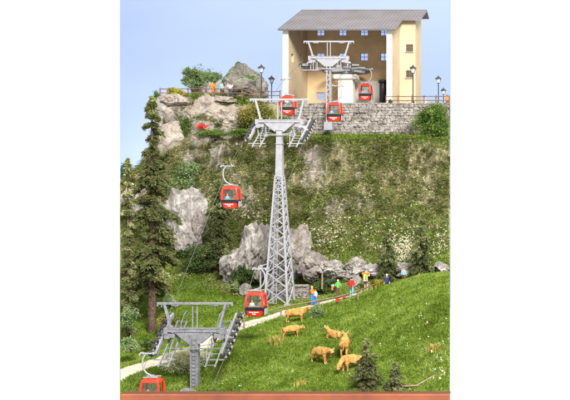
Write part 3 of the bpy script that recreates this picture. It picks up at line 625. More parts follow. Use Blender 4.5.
stone_wall('low_stone_wall', 'low dark drystone wall behind the foot of the lattice pylon', (268-VX)*.0965, (309-VX)*.0965, 96.6, -9.9, -8.15, .28, M['stone'], 5, .5)
stone_wall('terrace_wall', 'short wall piece left of the station building behind the pylon head', (268-VX)*.1146, (283-VX)*.1146, 114.6, 9.6, 11.2, .28, M['stone'], 6, .5)

# ------------------------------------------------------------------ station building
BX0, BX1 = (283-VX)*.115, (392-VX)*.115; YF = 115.0; YB = 122.7; ZF = 11.05
SL = .42; YE = 114.4; ZE = (VY-28.5)*YE/F; RZ = lambda y: ZE+(y-YE)*SL
bld = empty('station_building', (BX0, YF, ZF), 0, 'tan upper station building with open front and grey ribbed roof', 'building'); inv = Matrix.Translation((-BX0, -YF, -ZF))
def bpart(mb, name, mat, parent=bld, bevel=0):
    o = mb.build(name, mat, parent, bevel); o.matrix_parent_inverse = inv if parent == bld else Matrix(); return o
def wall_y(mb, x0, x1, y, th, z0, z1, holes):      # wall facing -y with rectangular openings
    xs = sorted({x0, x1, *[h[0] for h in holes], *[h[1] for h in holes]}); zs = sorted({z0, z1, *[h[2] for h in holes], *[h[3] for h in holes]})
    for i in range(len(xs)-1):
        for k in range(len(zs)-1):
            cx, cz = (xs[i]+xs[i+1])/2, (zs[k]+zs[k+1])/2
            if any(h[0] < cx < h[1] and h[2] < cz < h[3] for h in holes): continue
            mb.box((cx, y+th/2, cz), (xs[i+1]-xs[i], th, zs[k+1]-zs[k]))
def wall_x(mb, x, th, y0, y1, z0, ztop, holes):
    ys = sorted({y0, y1, *[h[0] for h in holes], *[h[1] for h in holes]})
    for i in range(len(ys)-1):
        cy = (ys[i]+ys[i+1])/2; hs = [h for h in holes if h[0] < cy < h[1]]; zz = z0
        for h in sorted(hs, key=lambda h: h[2]):
            mb.box((x+th/2, cy, (zz+h[2])/2), (th, ys[i+1]-ys[i], h[2]-zz)); zz = h[3]
        a, b = ys[i], ys[i+1]; ta, tb = ztop(a), ztop(b)
        vs = [(x, a, zz), (x+th, a, zz), (x+th, b, zz), (x, b, zz), (x, a, ta), (x+th, a, ta), (x+th, b, tb), (x, b, tb)]
        mb.add(vs, [(3, 2, 1, 0), (4, 5, 6, 7), (0, 1, 5, 4), (1, 2, 6, 5), (2, 3, 7, 6), (3, 0, 4, 7)])
def window(parent, x0, x1, y, z0, z1, mat_f, axis='x', pane=None):
    f = MB(); t = .07
    def b(c, s): f.box(c, s)
    cx, cz = (x0+x1)/2, (z0+z1)/2
    if axis == 'x':
        for zz in (z0+t/2, cz, z1-t/2): b((cx, y, zz), (x1-x0-.01, t, t))
        for xx in (x0+t/2, cx, x1-t/2): b((xx, y, cz), (t, t*.9, z1-z0-.01))
    else:
        for zz in (z0+t/2, cz, z1-t/2): b((y, cx, zz), (t, x1-x0-.01, t))
        for xx in (x0+t/2, cx, x1-t/2): b((y, xx, cz), (t*.9, t, z1-z0-.01))
    o = bpart(f, 'window', mat_f); g = MB()
    if axis == 'x': g.box((cx, y+.02, cz), (x1-x0-.02, .012, z1-z0-.02))
    else: g.box((y+.02, cx, cz), (.012, x1-x0-.02, z1-z0-.02))
    bpart(g, 'pane', pane or M['wglass'], o)
wz = lambda y, d: (VY-y)*d/F; ws = .48
holes = []
for px in (321, 343, 364.5, 384.5):
    for y in (32, 57, 96.5): cx = (px-VX)*.1229; cz = wz(y, 122.9); holes.append((cx-ws, cx+ws, cz-ws, cz+ws))
mb = MB(); wall_y(mb, BX0+.6, BX1-.0, YB, .35, ZF, RZ(YB)-.16, holes); bpart(mb, 'back_wall', M['plaster_in'])
for h in holes: window(bld, h[0], h[1], YB+.18, h[2], h[3], M['winwhite'])
LT = .62; hl = []
for yy in (116.6, 120.0):
    for y in (33, 58): cz = wz(y, yy); hl.append((yy-ws, yy+ws, cz-ws, cz+ws))
mb = MB(); wall_x(mb, BX0, LT, YF, YB+.35, ZF, lambda y: RZ(y)-.16, hl); bpart(mb, 'side_wall', M['plaster'])
for h in hl: window(bld, h[0], h[1], BX0+LT*.5, h[2], h[3], M['winwhite'], 'y')
YW = 119.6; mb = MB(); wall_x(mb, BX1-.6, .6, YF, YB, ZF, lambda y: RZ(y)-.16, []); bpart(mb, 'side_wall', M['plaster'])
XW = (415.5-VX)*.1196; mb = MB(); wh = []
for y in (48, 74): cx = (409.5-VX)*.1196; cz = wz(y, 119.6); wh.append((cx-.42, cx+.42, cz-.44, cz+.44))
wall_y(mb, BX1+.004, XW, YW, .3, ZF, RZ(YW)-.16, wh); bpart(mb, 'wing_wall', M['plaster'])
for h in wh:
    window(bld, h[0], h[1], YW+.12, h[2], h[3], M['winbrown'], 'x', M['darkglass']); mb = MB(); mb.box(((h[0]+h[1])/2, YW-.05, h[2]-.05), (h[1]-h[0]+.16, .16, .09)); bpart(mb, 'window_sill', M['concrete_grey'])
mb = MB(); wall_x(mb, XW-.3, .3, YW+.3, YB+.8, ZF, lambda y: RZ(y)-.16, []); mb.box(((BX1+XW-.3)/2, YB+.6, (ZF+RZ(YB))/2-.3), (XW-.3-BX1, .3, RZ(YB)-ZF-.8)); bpart(mb, 'wing_side_wall', M['plaster'])
mb = MB()
mb.box((BX0+LT/2, YF-.03, (ZF+RZ(YF)-.2)/2), (LT+.03, .055, RZ(YF)-.2-ZF)); bpart(mb, 'white_pilaster', M['trim'])
mb = MB(); mb.box((BX1-.3, YF-.03, (ZF+RZ(YF)-.2)/2), (.63, .055, RZ(YF)-.2-ZF)); bpart(mb, 'white_pilaster', M['trim'])
mb = MB(); mb.box(((BX0+XW)/2, (YF+YB)/2+.3, ZF-.11), (XW-BX0+.3, YB-YF+1.6, .2)); bpart(mb, 'floor_slab', M['concrete_grey'])
# interior pale partition
mb = MB(); mb.box(((348+388)/2*.1205-VX*.1205+.1, 121.9, ZF+1.75), (4.6, .15, 3.45)); bpart(mb, 'partition_wall', M['concrete'])
# roof: slab + ribs, with the wider rear part over the wing
RX0 = (278-VX)*YE/F; RX1 = (395.5-VX)*YE/F; YR = 123.5; RX2 = (427-VX)*YR/F; YW0 = 118.9
def slab(mb, x0, x1, ya, yb, th=.16, lift=0):
    vs = []
    for z_ in (0, th):
        for (x, y) in ((x0, ya), (x1, ya), (x1, yb), (x0, yb)): vs.append((x, y, RZ(y)-.16+z_+lift))
    mb.add(vs, [(3, 2, 1, 0), (4, 5, 6, 7), (0, 1, 5, 4), (1, 2, 6, 5), (2, 3, 7, 6), (3, 0, 4, 7)])
mb = MB(); slab(mb, RX0, RX1, YE, YW0, .16); slab(mb, RX0, RX2, YW0+.001, YR, .16)
# back slope
zr = RZ(YR); vs = [(RX0, YR+.002, zr-.16), (RX2, YR+.002, zr-.16), (RX2, YR+1.6, zr-.8), (RX0, YR+1.6, zr-.8), (RX0, YR+.002, zr), (RX2, YR+.002, zr), (RX2, YR+1.6, zr-.64), (RX0, YR+1.6, zr-.64)]
mb.add(vs, [(3, 2, 1, 0), (4, 5, 6, 7), (0, 1, 5, 4), (1, 2, 6, 5), (2, 3, 7, 6), (3, 0, 4, 7)])
x = RX0+.12; rr = random.Random(4)
while x < RX2-.05:
    ya = YE-.03 if x < RX1 else YW0-.03
    a = Vector((x, ya, RZ(ya)+.03)); b = Vector((x, YR, RZ(YR)+.03)); mb.bar(a, b, .11, .07); x += .42
for k in range(1, 7):
    y = YE+(YR-YE)*k/7
    x1 = RX1 if y < YW0 else RX2; mb.box(((RX0+x1)/2, y, RZ(y)+.008), (x1-RX0, .04, .03))
roof = bpart(mb, 'roof', M['roof'])
g = MB(); g.bar((RX0, YE-.1, RZ(YE)-.16), (RX1, YE-.1, RZ(YE)-.16), .12, .14); bpart(g, 'gutter', M['steel_dark'], roof)
g = MB(); g.bar((RX0, YR, zr+.03), (RX2, YR, zr+.03), .25, .08); bpart(g, 'ridge_cap', M['roof'], roof)
# dark cylinder by the right pillar
c = P(383, 103, 118.2); c.z = ZF; t = empty('steel_flue', c, 0, 'tall dark cylinder with a cap standing inside the building at the right pillar', 'cylinder')
mb = MB(); mb.lathe([(.0, 0), (.42, 0), (.42, 2.75), (.38, 2.8)], 20); mb.build('shaft', M['black'], t)
mb = MB(); mb.lathe([(.38, 2.8), (.56, 2.8), (.56, 3.05), (.4, 3.15), (0, 3.18)], 20); mb.build('cap', M['black'], t)

# ------------------------------------------------------------------ drive wheel
XC = -29.45; GA_ = 2.75
st = empty('drive_station', (-29.5, 119.4, ZF), 0, 'grey horizontal return wheel on a white column inside the station building', 'drive wheel')
ZW = wz(71, 119.4)-ZF
mb = MB(); mb.box((0.0, .3, (ZW-1.0)/2), (1.75, 1.3, ZW-1.0)); mb.build('column', M['trim'], st, .05)
mb = MB(); mb.box((0.0, .3, ZW-.72), (2.7, 1.7, .55)); mb.build('column_head', M['trim'], st, .05)
mb = MB(); mb.lathe([(2.55, -.12), (2.78, -.12), (2.82, 0), (2.78, .12), (2.55, .12), (2.55, -.12)], 48); mb.build('wheel_rim', M['steel_dark'], st, loc=(0, 0, ZW))
mb = MB()
for k in range(8): a = k*math.pi/4; mb.bar((.3*math.cos(a), .3*math.sin(a), 0), (2.56*math.cos(a), 2.56*math.sin(a), 0), .2, .12)
mb.lathe([(0, .2), (.4, .2), (.4, -.3), (0, -.3)], 20); mb.build('wheel_spokes', M['steel'], st, loc=(0, 0, ZW))
mb = MB(); mb.box((.4, 0, .38), (3.8, .3, .18)); mb.box((.4, .0, .25), (1.2, 1.0, .5)); mb.box((-.9, 0, .55), (.5, .5, .3)); mb.build('drive_frame', M['steel'], st, .02, (0, 0, ZW))

# ------------------------------------------------------------------ rope and pylon heads
ROPEN = [(66.6, -15.6), (72.6, -11.35), (76.0, -8.6), (92.6, 5.72), (95.7, 7.85), (104.2, 12.25), (110.0, 15.05), (113.4, 15.55), (119.4, 15.62)]
def rope_z(d): return float(np.interp(d, [a for a, b in ROPEN], [b for a, b in ROPEN]))
ROPEL = sorted(ROPEN+[(88.4, 3.0)]); ROPEL = [(a, 12.55 if a == 104.2 else b) for a, b in ROPEL]
ROPER = sorted(ROPEN+[(79.0, -5.45)]); ROPER = [(a, 11.55 if a == 104.2 else b) for a, b in ROPER]
def rope_z(d, s=-1): q = ROPEL if s < 0 else ROPER; return float(np.interp(d, [a for a, b in q], [b for a, b in q]))
mb = MB(); ptsL = [(XC-GA_, a, b) for a, b in ROPEL]; ptsR = [(XC+GA_, a, b) for a, b in ROPER]
arc = [(XC-GA_*math.cos(a), 119.4+GA_*math.sin(a), 15.62) for a in np.linspace(.15, math.pi-.15, 16)]
mb.tube(ptsL+arc+ptsR[::-1], .018, 6); tag(mb.build('haul_rope', M['rope']), 'thin dark cable loop running over all pylon heads into the station', 'cable')

def battery(parent, x, y0, z0, y1, z1, mat, side, n=7):
    """row of paired rollers following the rope"""
    a = Vector((x, y0, z0)); b = Vector((x, y1, z1)); dv = (b-a).normalized(); nrm = Vector((0, -dv.z, dv.y))
    m = MB(); off = nrm*-.28
    m.bar(a+off-dv*.1, b+off+dv*.1, .10, .16); m.bar(a+off*1.9+dv*.5, b+off*1.9-dv*.5, .12, .22); mid = (a+b)/2
    m.bar(a+off*.6+dv*.15+Vector((-side*.34, 0, 0)), b+off*.6-dv*.1+Vector((-side*.34, 0, 0)), .14, .26); m.bar(mid+off*1.9, Vector((x, mid.y, mid.z))+Vector((-side*.55, 0, .1)), .16, .16)
    for k in range(n):
        c = a.lerp(b, (k+.5)/n)+nrm*-.2; m.bar(c+Vector((-.14, 0, 0)), c+Vector((.14, 0, 0)), .06)
    o = m.build('roller_battery', mat, parent)
    for k in range(n):
        c = a.lerp(b, (k+.5)/n)+nrm*-.19; w = MB()
        for sx in (-.03,):
            w.tube([c+Vector((-.17, 0, 0)), c+Vector((.17, 0, 0))], .20, 14, 0); w.tube([c+Vector((-.20, 0, 0)), c+Vector((.20, 0, 0))], .12, 10, 1)
        w.build('roller', [M['rubber'], M['hub']], o)
def pylon_head(t, origin, zb, ztop, mat, bats, half=2.8):
    """zb: height of the cross beam, ztop: of the top bar, relative to origin; bats: (y0,z0,y1,z1)"""
    m = MB(); m.box((0, 0, ztop), (half*2, .16, .18));
    for s in (-1, 1): m.box((s*half*.985, 0, ztop-.12), (.08, .2, .18)); m.box((s*1.45, 0, ztop-.14), (.6, .1, .08)); m.tube([(s*(half-.35), -.05, ztop-.1), (s*(half-.35), -.05, ztop-.26)], .05, 6)
    m.build('top_bar', mat, t, .015)
    for s in (-1, 1):
        m = MB(); m.bar((s*1.78, 0, zb+.12), (s*2.26, 0, ztop-.08), .17, .15, up=(0, 1, 0)); m.box((s*1.78, 0, zb+.22), (.3, .25, .12)); m.build('stanchion', mat, t, .01)
    m = MB(); m.box((0, 0, zb), (4.3, .36, .20)); m.box((0, 0, zb+.12), (4.4, .44, .05)); m.box((0, 0, zb-.12), (4.4, .44, .05))
    for s in (-1, 1):
        m.box((s*1.2, 0, zb), (.08, .5, .34)); m.box((s*2.1, 0, zb-.08), (.30, .5, .48)); m.box((s*.62, 0, zb), (.06, .5, .34))
    m.build('cross_beam', mat, t, .01)
    m = MB(); vs = []
    for y in (-.17, .17): vs += [(-1.45, y, zb-.17), (1.45, y, zb-.17), (.42, y, zb-1.0), (-.42, y, zb-1.0)]
    m.add(vs, [(0, 1, 2, 3)[::-1], (4, 5, 6, 7), (0, 4, 5, 1), (1, 5, 6, 2), (2, 6, 7, 3), (3, 7, 4, 0)]); m.build('gusset', mat, t, .02)
    for s in (-1, 1):
        m = MB(); m.bar((s*.17, 0, zb), (s*.17, 0, zb+1.75), .08); m.build('vertical_rod', mat, t)
    for s in (-1, 1):
        y0, z0, y1, z1 = bats; battery(t, s*GA_, y0, z0, y1, z1, mat, s)
        # inclined walkway beside the rollers with rungs, plus handrail loops
        dy, dz = y1-y0, z1-z0; m = MB(); xi, xo = s*1.35, s*2.05; e = .45
        A = lambda x, f, h=0: Vector((x, y0+dy*f, z0+dz*f-.75+h))
        for x in (xi, xo): m.bar(A(x, -.05), A(x, 1.0), .09, .12)
        for k in range(9): f = k/8; m.bar(A(xi, f), A(xo, f), .12, .05)
        m.bar(A(xi, .5), (s*1.3, 0, zb-.15), .09); m.bar(A(xo, .5), (s*2.1, 0, zb-.15), .09)
        m.bar(A(s*2.6, .12), A(s*1.0, .12), .09); m.build('walkway', mat, t)
        for (f0, f1) in ((.04, .34), (.66, .97)):
            m = MB(); m.tube([A(xi, f0), A(xi, f0, .9), A(xi, (f0+f1)/2, 1.05), A(xi, f1, .9), A(xi, f1)], .035, 6); m.build('handrail', mat, t)
        m = MB(); m.box((s*2.0, 0, zb-.45), (.4, .45, .4)); m.bar((s*2.2, 0, zb-.5), (s*2.75, (y0+y1)/2, (z0+z1)/2-.45), .2, .25); m.box((s*1.62, .1, zb-.42), (.35, .6, .3)); m.build('bearing_block', mat, t, .02)
    m = MB(); m.bar((-1.35, -.45, zb-1.45), (1.35, .3, zb-1.05), .06); m.bar((1.35, -.45, zb-1.45), (-1.35, .3, zb-1.05), .06); m.bar((-1.4, -.4, zb-1.32), (1.4, -.4, zb-1.32), .07); m.build('cross_brace', mat, t)
# front pylon
y0 = 74.0; g0 = Vector((XC, y0, H(XC, y0)-.2)); t = empty('cableway_pylon', g0, 0, 'grey cableway pylon at the front left, only its head and short column showing', 'pylon', 'cableway pylons')
zb = -9.62-g0.z
pylon_head(t, g0, zb, -7.66-g0.z, M['steel_near'], (-1.4, -11.25-g0.z, 1.9, -8.45-g0.z))
m = MB(); m.box((0, 0, (zb-.9)/2), (.44, .40, zb-.9)); m.box((-.25, 0, (zb-.3)/2), (.07, .46, zb-.32)); m.box((.25, 0, (zb-.3)/2), (.07, .46, zb-.32)); m.box((0, 0, .1), (1.6, 1.6, .2)); m.build('column', M['steel_near'], t, .01)
m = MB()
for s in (-1, 1): m.bar((s*.14, -.25, .2), (s*.14, -.25, zb-.6), .035)
for k in range(int((zb-1)/.28)): m.bar((-.14, -.25, .4+k*.28), (.14, -.25, .4+k*.28), .035)
m.build('ladder', M['steel_near'], t)
# middle pylon: lattice tower
yM = 94.0; bz = (VY-303.5)*yM/F; t = empty('cableway_pylon', (XC, yM, bz), 0, 'tall light grey lattice pylon in the middle of the scene in front of the boulders', 'pylon', 'cableway pylons')
zt = (VY-112)*yM/F-bz
pylon_head(t, None, zt-.85, (VY-99.5)*yM/F-bz, M['steel'], (-1.45, 5.75-bz, 1.75, 7.85-bz))
zl = (VY-176)*yM/F-bz; m = MB()
def frustum(m, wb, wt, z0, z1, yo=0):
    vs = [(sx*wb/2, sy*wb/2+yo, z0) for sx, sy in ((-1, -1), (1, -1), (1, 1), (-1, 1))]+[(sx*wt/2, sy*wt/2+yo, z1) for sx, sy in ((-1, -1), (1, -1), (1, 1), (-1, 1))]
    m.add(vs, [(3, 2, 1, 0), (4, 5, 6, 7), (0, 1, 5, 4), (1, 2, 6, 5), (2, 3, 7, 6), (3, 0, 4, 7)])
frustum(m, .66, .50, zl, zt-1.6); m.box((0, 0, zl), (.78, .78, .12)); m.box((0, 0, (zl+zt)/2), (.68, .68, .06)); m.box((0, 0, zt-1.7), (.62, .62, .1)); m.build('upper_column', M['steel'], t, .01)
wt_, wb_ = .62, 2.15; m = MB(); wv = lambda z: wb_+(wt_-wb_)*z/zl
for sx in (-1, 1):
    for sy in (-1, 1): m.bar((sx*wb_/2, sy*wb_/2, 0), (sx*wt_/2, sy*wt_/2, zl), .17, .17)
m.build('legs', M['steel'], t)
m = MB(); z = 0; lv = [0]
while z < zl-.5: z += wv(z)*.72; lv.append(min(z, zl))
if zl-lv[-1] > .05: lv.append(zl)
for a, b in zip(lv[:-1], lv[1:]):
    wa, wb2 = wv(a)/2, wv(b)/2
    for q in range(4):
        c = [(-1, -1), (1, -1), (1, 1), (-1, 1)]; p, r_ = c[q], c[(q+1) % 4]; k = 1.03
        m.bar((p[0]*wa*k, p[1]*wa*k, a), (r_[0]*wb2*k, r_[1]*wb2*k, b), .10, .10); m.bar((r_[0]*wa, r_[1]*wa, a), (p[0]*wb2, p[1]*wb2, b), .10, .10)
m.build('lattice_bracing', M['steel'], t)
m = MB()
for s in (-1, 1): m.bar((s*.16-.1, -wb_/2-.08, .1), (s*.16-.1, -wt_/2-.16, zl), .04)
for k in range(int(zl/.42)): f = k*.42/zl; yy = -wb_/2-.08+(wb_-wt_)/2*f-.08*f; m.bar((-.26, yy, k*.42+.1), (.06, yy, k*.42+.1), .035)
m.build('ladder', M['steel'], t)
for sx in (-1, 1):
    for sy in (-1, 1): m = MB(); m.box((sx*wb_/2, sy*wb_/2, -.12), (.55, .55, .35)); m.build('footing', M['concrete_grey'], t)
m = MB(); m.bar((-1.5, -.9, .1), (-1.5, -.9, 3.7), .10); m.bar((-1.5, -.9, 3.6), (-.8, -.8, 3.8), .08); m.box((-1.5, -.9, 3.4), (.4, .3, .4)); m.build('service_post', M['steel'], t)
# rear pylon
yR = 111.5; bz = (VY-129)*yR/F; t = empty('cableway_pylon', (XC, yR, bz), 0, 'pale grey pylon with narrow column standing in front of the open station building', 'pylon', 'cableway pylons')
zt = (VY-57)*yR/F-bz
pylon_head(t, None, zt-.05, (VY-41.5)*yR/F-bz, M['steel'], (-1.5, 15.05-bz, 1.9, 15.5-bz))
m = MB(); wc = .42
for sx in (-1, 1):
    for sy in (-1, 1): m.bar((sx*wc/2, sy*wc/2, 0), (sx*wc/2*.85, sy*wc/2*.85, zt-.9), .13, .13)
k = 0; z = .2
while z < zt-1.3:
    s = 1 if k % 2 else -1
    for sy in (-1, 1): m.bar((-s*wc/2, sy*wc/2, z), (s*wc/2, sy*wc/2, z+.55), .10, .08); m.bar((sy*wc/2, -s*wc/2, z), (sy*wc/2, s*wc/2, z+.55), .08, .10)
    z += .55; k += 1
m.build('column', M['steel'], t); m = MB(); m.box((0, 0, .3), (.9, .9, .9)); m.build('footing', M['steel'], t, .04)

# ------------------------------------------------------------------ gondola cabins
def rr_ring(hw, hd, r, z, n=5):
    out = []
    for cx, cy, a0 in ((1, 1, 0), (-1, 1, 90), (-1, -1, 180), (1, -1, 270)):
        for k in range(n): a = math.radians(a0+90*k/(n-1)); out.append(Vector((cx*(hw-r)+r*math.cos(a), cy*(hd-r)+r*math.sin(a), z)))
    return out
PROF = [(-.98, .62), (-.9, .70), (-.48, .86), (-.24, .915), (.0, .925), (.35, .90), (.68, .83), (.86, .74), (.95, .62), (.98, .45)]
def hw_at(z): return float(np.interp(z, [a for a, b in PROF], [b for a, b in PROF]))
def loft(m, z0, z1, inset=0, n=8, mi=0, cap0=False, cap1=False, r=.2):
    zs = sorted({z0, z1, *[a for a, b in PROF if z0 < a < z1]}); rings = [rr_ring(hw_at(z)-inset, hw_at(z)*.97-inset, min(r, hw_at(z)*.4), z) for z in zs]; N_ = len(rings[0]); vs = [v for q in rings for v in q]
    fs = [(i*N_+k, i*N_+(k+1) % N_, (i+1)*N_+(k+1) % N_, (i+1)*N_+k) for i in range(len(rings)-1) for k in range(N_)]; m.add(vs, fs, mi, True)
    if cap0: m.add([v for v in rings[0]][::-1], [tuple(range(N_))], mi)
    if cap1: m.add(rings[-1], [tuple(range(N_))], mi)
def text_mesh(s, size):
    c = bpy.data.curves.new('lettering', 'FONT'); c.body = s; c.size = size; c.align_x = 'CENTER'; c.extrude = .004; c.offset = .006
    o = bpy.data.objects.new('tmp', c); COL.objects.link(o); dg = bpy.context.evaluated_depsgraph_get(); dg.update(); me = bpy.data.meshes.new_from_object(o.evaluated_get(dg)); bpy.data.objects.remove(o); return me
TXT = [text_mesh('Kanzelwand', .15), text_mesh('Bahn', .145)]
def make_gondola(name='gondola_cabin'):
    t = empty(name, (0, 0, 0))        # origin at cabin centre
    m = MB(); loft(m, -.98, -.50, 0, cap0=True); m.box((0, 0, -.86), (1.2, 1.2, .04)); m.build('lower_body', M['red'], t)
    m = MB(); loft(m, -.50, -.22, -.03); m.build('belt', M['black'], t)
    # frame: corner pillars and top ring
    m = MB()
    for sx in (-1, 1):
        for sy in (-1, 1):
            zs = [-.25, 0, .35, .68, .80]; pts_ = [(sx*(hw_at(z)-.10), sy*(hw_at(z)*.97-.10), z) for z in zs]; m.tube(pts_, [.125, .12, .115, .115, .12], 8)
    loft(m, .70, .98, -.012, cap1=True)
    for s in (-1, 1):
        m.bar((s*(hw_at(0)-.03), 0, -.25), (s*(hw_at(.7)-.02), 0, .72), .05, .07)
    m.build('frame', M['red'], t)
    m = MB(); loft(m, -.25, .71, .035); m.build('windows', M['gglass'], t)
    m = MB(); 
    for s in (-1, 1): m.box((0, s*.42, -.52), (1.3, .36, .10)); m.box((0, s*.62, -.32), (1.3, .08, .36))
    m.build('bench', M['cabin_in'], t)
    m = MB()
    for s in (-1, 1): m.box((s*.36, 0, 1.06), (.07, 1.35, .08)); m.box((0, s*.5, 1.07), (1.35, .07, .08))
    m.box((0, 0, 1.02), (.7, .8, .08)); m.box((0, 0, 1.14), (.3, .5, .10)); m.build('roof_frame', M['steel'], t, .01)
    m = MB(); m.tube([(.12, 0, 1.1), (-.1, 0, 1.16), (-.38, 0, 1.30), (-.60, 0, 1.56), (-.70, 0, 1.9), (-.70, 0, 2.25), (-.62, 0, 2.5), (-.45, 0, 2.68), (-.33, 0, 2.72)], .062, 10); m.build('hanger_arm', M['steel'], t)
    m = MB(); m.box((-.33, 0, 2.75), (1.05, .16, .10)); m.box((.15, 0, 2.82), (.16, .36, .10)); m.box((-.75, 0, 2.80), (.2, .28, .1)); m.tube([(.19, -.26, 2.74), (.19, .26, 2.74)], .065, 8); m.tube([(-.83, -.2, 2.70), (-.83, .2, 2.70)], .07, 8); m.build('grip', M['steel'], t, .01)
    for s in (-1, 1): m = MB(); m.box((s*.99, 0, -.62), (.10, 1.0, .46)); m.bar((s*.99, -.3, -.38), (s*.99, .3, -.38), .14, .03); m.build('ski_rack', M['steel'], t, .02)
    for sx in (-1, 1): m = MB(); m.box((sx*hw_at(.1), -.02, .1), (.03, .03, 1.15)); m.build('door_seam', M['black'], t)
    for o in children(t):
        if not o.name.startswith(('hanger_arm', 'grip')): o.data.transform(Matrix.Diagonal((.80, .60, 1, 1)))
    for s in (-1, 1):
        for k, me in enumerate(TXT):
            o = bpy.data.objects.new('lettering', me); COL.objects.link(o); o.parent = t
            if k < 2 and not me.materials: me.materials.append(M['whitetext'])
            z = -.66 - k*.15; yy = hw_at(z+.05)*.97+.02; o.location = (0, s*-yy*.60-s*.01, z-.01); o.rotation_euler = (math.radians(90+14)*1, 0, 0 if s == 1 else math.pi)
    return t
proto = make_gondola(); CAB = []
GL = [(-1, 72.6, -11.15, 0, 'red cabin at the lower left, half hidden by the front board'), (1, 79.0, None, math.pi, 'red cabin hanging in front of the path beside the lattice pylon foot'), (-1, 88.4, None, 0, 'red cabin hanging left of the lattice pylon before the cliff'),
      (-1, 104.4, None, 0, 'red cabin hanging just behind the head of the middle pylon'), (1, 104.9, None, math.pi, 'red cabin hanging before the stone wall below the rear pylon'), (1, 119.2, None, math.pi, 'red cabin hanging inside the open station building')]
for i, (s, d, z, rz, l) in enumerate(GL):
    o = proto if i == 0 else copy_tree(proto); z = rope_z(d, s) if z is None else z
    o.location = (XC+s*GA_+[.2, .08, .2, .4, -.4, -.4][i], d, z-2.75); o.rotation_euler.z = rz; tag(o, l, 'gondola', 'red gondola cabins on the cable'); CAB.append(o.location.copy())

# ------------------------------------------------------------------ skinned figures
def skin_mesh(verts, edges, radii, sub=1, root=0):
    me = bpy.data.meshes.new('sk'); me.from_pydata(verts, edges, []); o = bpy.data.objects.new('sk', me); COL.objects.link(o)
    o.modifiers.new('s', 'SKIN')
    for i, v in enumerate(me.skin_vertices[0].data):
        r = radii[i]; v.radius = (r, r) if not hasattr(r, '__len__') else r; v.use_root = (i == root)
    sb = o.modifiers.new('u', 'SUBSURF'); sb.levels = sub; sb.render_levels = sub
    dg = bpy.context.evaluated_depsgraph_get(); dg.update(); out = bpy.data.meshes.new_from_object(o.evaluated_get(dg)); bpy.data.objects.remove(o); bpy.data.meshes.remove(me)
    out.polygons.foreach_set('use_smooth', [True]*len(out.polygons)); return out
_cm = {}
def cloth(c):
    if c not in _cm: _cm[c] = mat_plain('cloth', c, .8, 0, .08, 8, .1, 30, .2)
    return _cm[c]
def person(loc, face, pose, shirt, legs, hair, label, sc=1.0, hat=None, bare=False, group=None, arms='down'):
    hip = .92; J = []; 
    if pose == 'sit': hip = .0; kz, kf, az, af = .02, -.42, -.40, -.44
    elif pose == 'crouch': hip = .32; kz, kf, az, af = .48, -.34, .06, -.12
    else: kz, kf, az, af = .50, -.03, .08, .02
    ln = -.12 if pose == 'crouch' else 0
    V = [(0, 0, hip), (0, ln*.4, hip+.24), (0, ln, hip+.46), (0, ln*1.2, hip+.60), (0, ln*1.4-.01, hip+.70), (0, ln*1.4-.015, hip+.79)]
    Rr = [.135, .125, .15, .06, .085, .07]; cat = ['l', 's', 's', 'k', 'k', 'k']; E = [(0, 1), (1, 2), (2, 3), (3, 4), (4, 5)]
    for s in (-1, 1):
        b = len(V); sh = (s*.19, ln, hip+.50)
        if arms == 'down': el, wr, hd = (s*.25, .02, hip+.22), (s*.25, -.10, hip+.02), (s*.24, -.15, hip-.07)
        elif arms == 'fwd': el, wr, hd = (s*.27, -.08, hip+.26), (s*.20, -.28, hip+.28), (s*.16, -.36, hip+.30)
        else: el, wr, hd = (s*.30, -.05, hip+.42), (s*.26, -.12, hip+.68), (s*.22, -.12, hip+.78)
        if pose == 'sit' and arms == 'down': wr, hd = (s*.18, -.22, hip+.10), (s*.14, -.30, hip+.08)
        V += [sh, el, wr, hd]; Rr += [.072, .052, .04, .042]; cat += ['s', 's', 'k', 'k']; E += [(2, b), (b, b+1), (b+1, b+2), (b+2, b+3)]
        b = len(V); V += [(s*.09, 0, hip-.06 if pose != 'sit' else hip-.01), (s*.11, kf, hip-.42 if pose == 'stand' else kz), (s*.11, af, az), (s*.12, af-.16, az-.03)]
        Rr += [.10, .07, .05, .05]; cat += ['l', 'l' if not bare else 'k', 'l' if not bare else 'k', 'b']; E += [(0, b), (b, b+1), (b+1, b+2), (b+2, b+3)]
    me = skin_mesh(V, E, Rr, 2); vv = np.array(V); mats = {'s': 0, 'l': 1, 'k': 2, 'b': 3}
    for p in me.polygons:
        c = np.array(p.center); i = int(np.argmin(np.linalg.norm(vv-c, axis=1)-np.array([r*.9 for r in Rr]))); p.material_index = mats[cat[i]]
    base = 0 if pose == 'sit' else 0
    t = empty('person', loc, face, label, 'person', group); t.scale = (sc,)*3
    link('body', me, [cloth(shirt), cloth(legs), M['skin'], cloth((.06, .04, .03))], t)
    m = MB(); hc = Vector((0, ln*1.4+.012, hip+.775)); m.ball(hc, (.10, .105, .10), 12); m.build('hat' if hat else 'hair', cloth(hat or hair), t)
    m = MB(); m.ball((0, ln*1.4-.105, hip+.735), (.016, .02, .022), 6); m.build('nose', M['skin'], t); return t
def bag(loc, col, label, sc=1, rz=0, col2=None):
    t = empty('backpack', loc, rz, label, 'backpack'); t.scale = (sc,)*3
    m = MB(); m.box((0, 0, .24), (.34, .22, .48), taper=.86); m.build('pack_body', cloth(col), t, .06); m = MB(); m.tube([(-.2, 0, .52), (.2, 0, .52)], .085, 10); m.build('bed_roll', cloth(col2 or col), t)
    m = MB()
    for s in (-1, 1): m.tube([(s*.09, .11, .44), (s*.1, .19, .38), (s*.1, .19, .2), (s*.09, .11, .08)], .018, 6)
    m.box((0, -.13, .2), (.22, .06, .2)); m.build('straps', cloth((.05, .05, .06)), t); return t
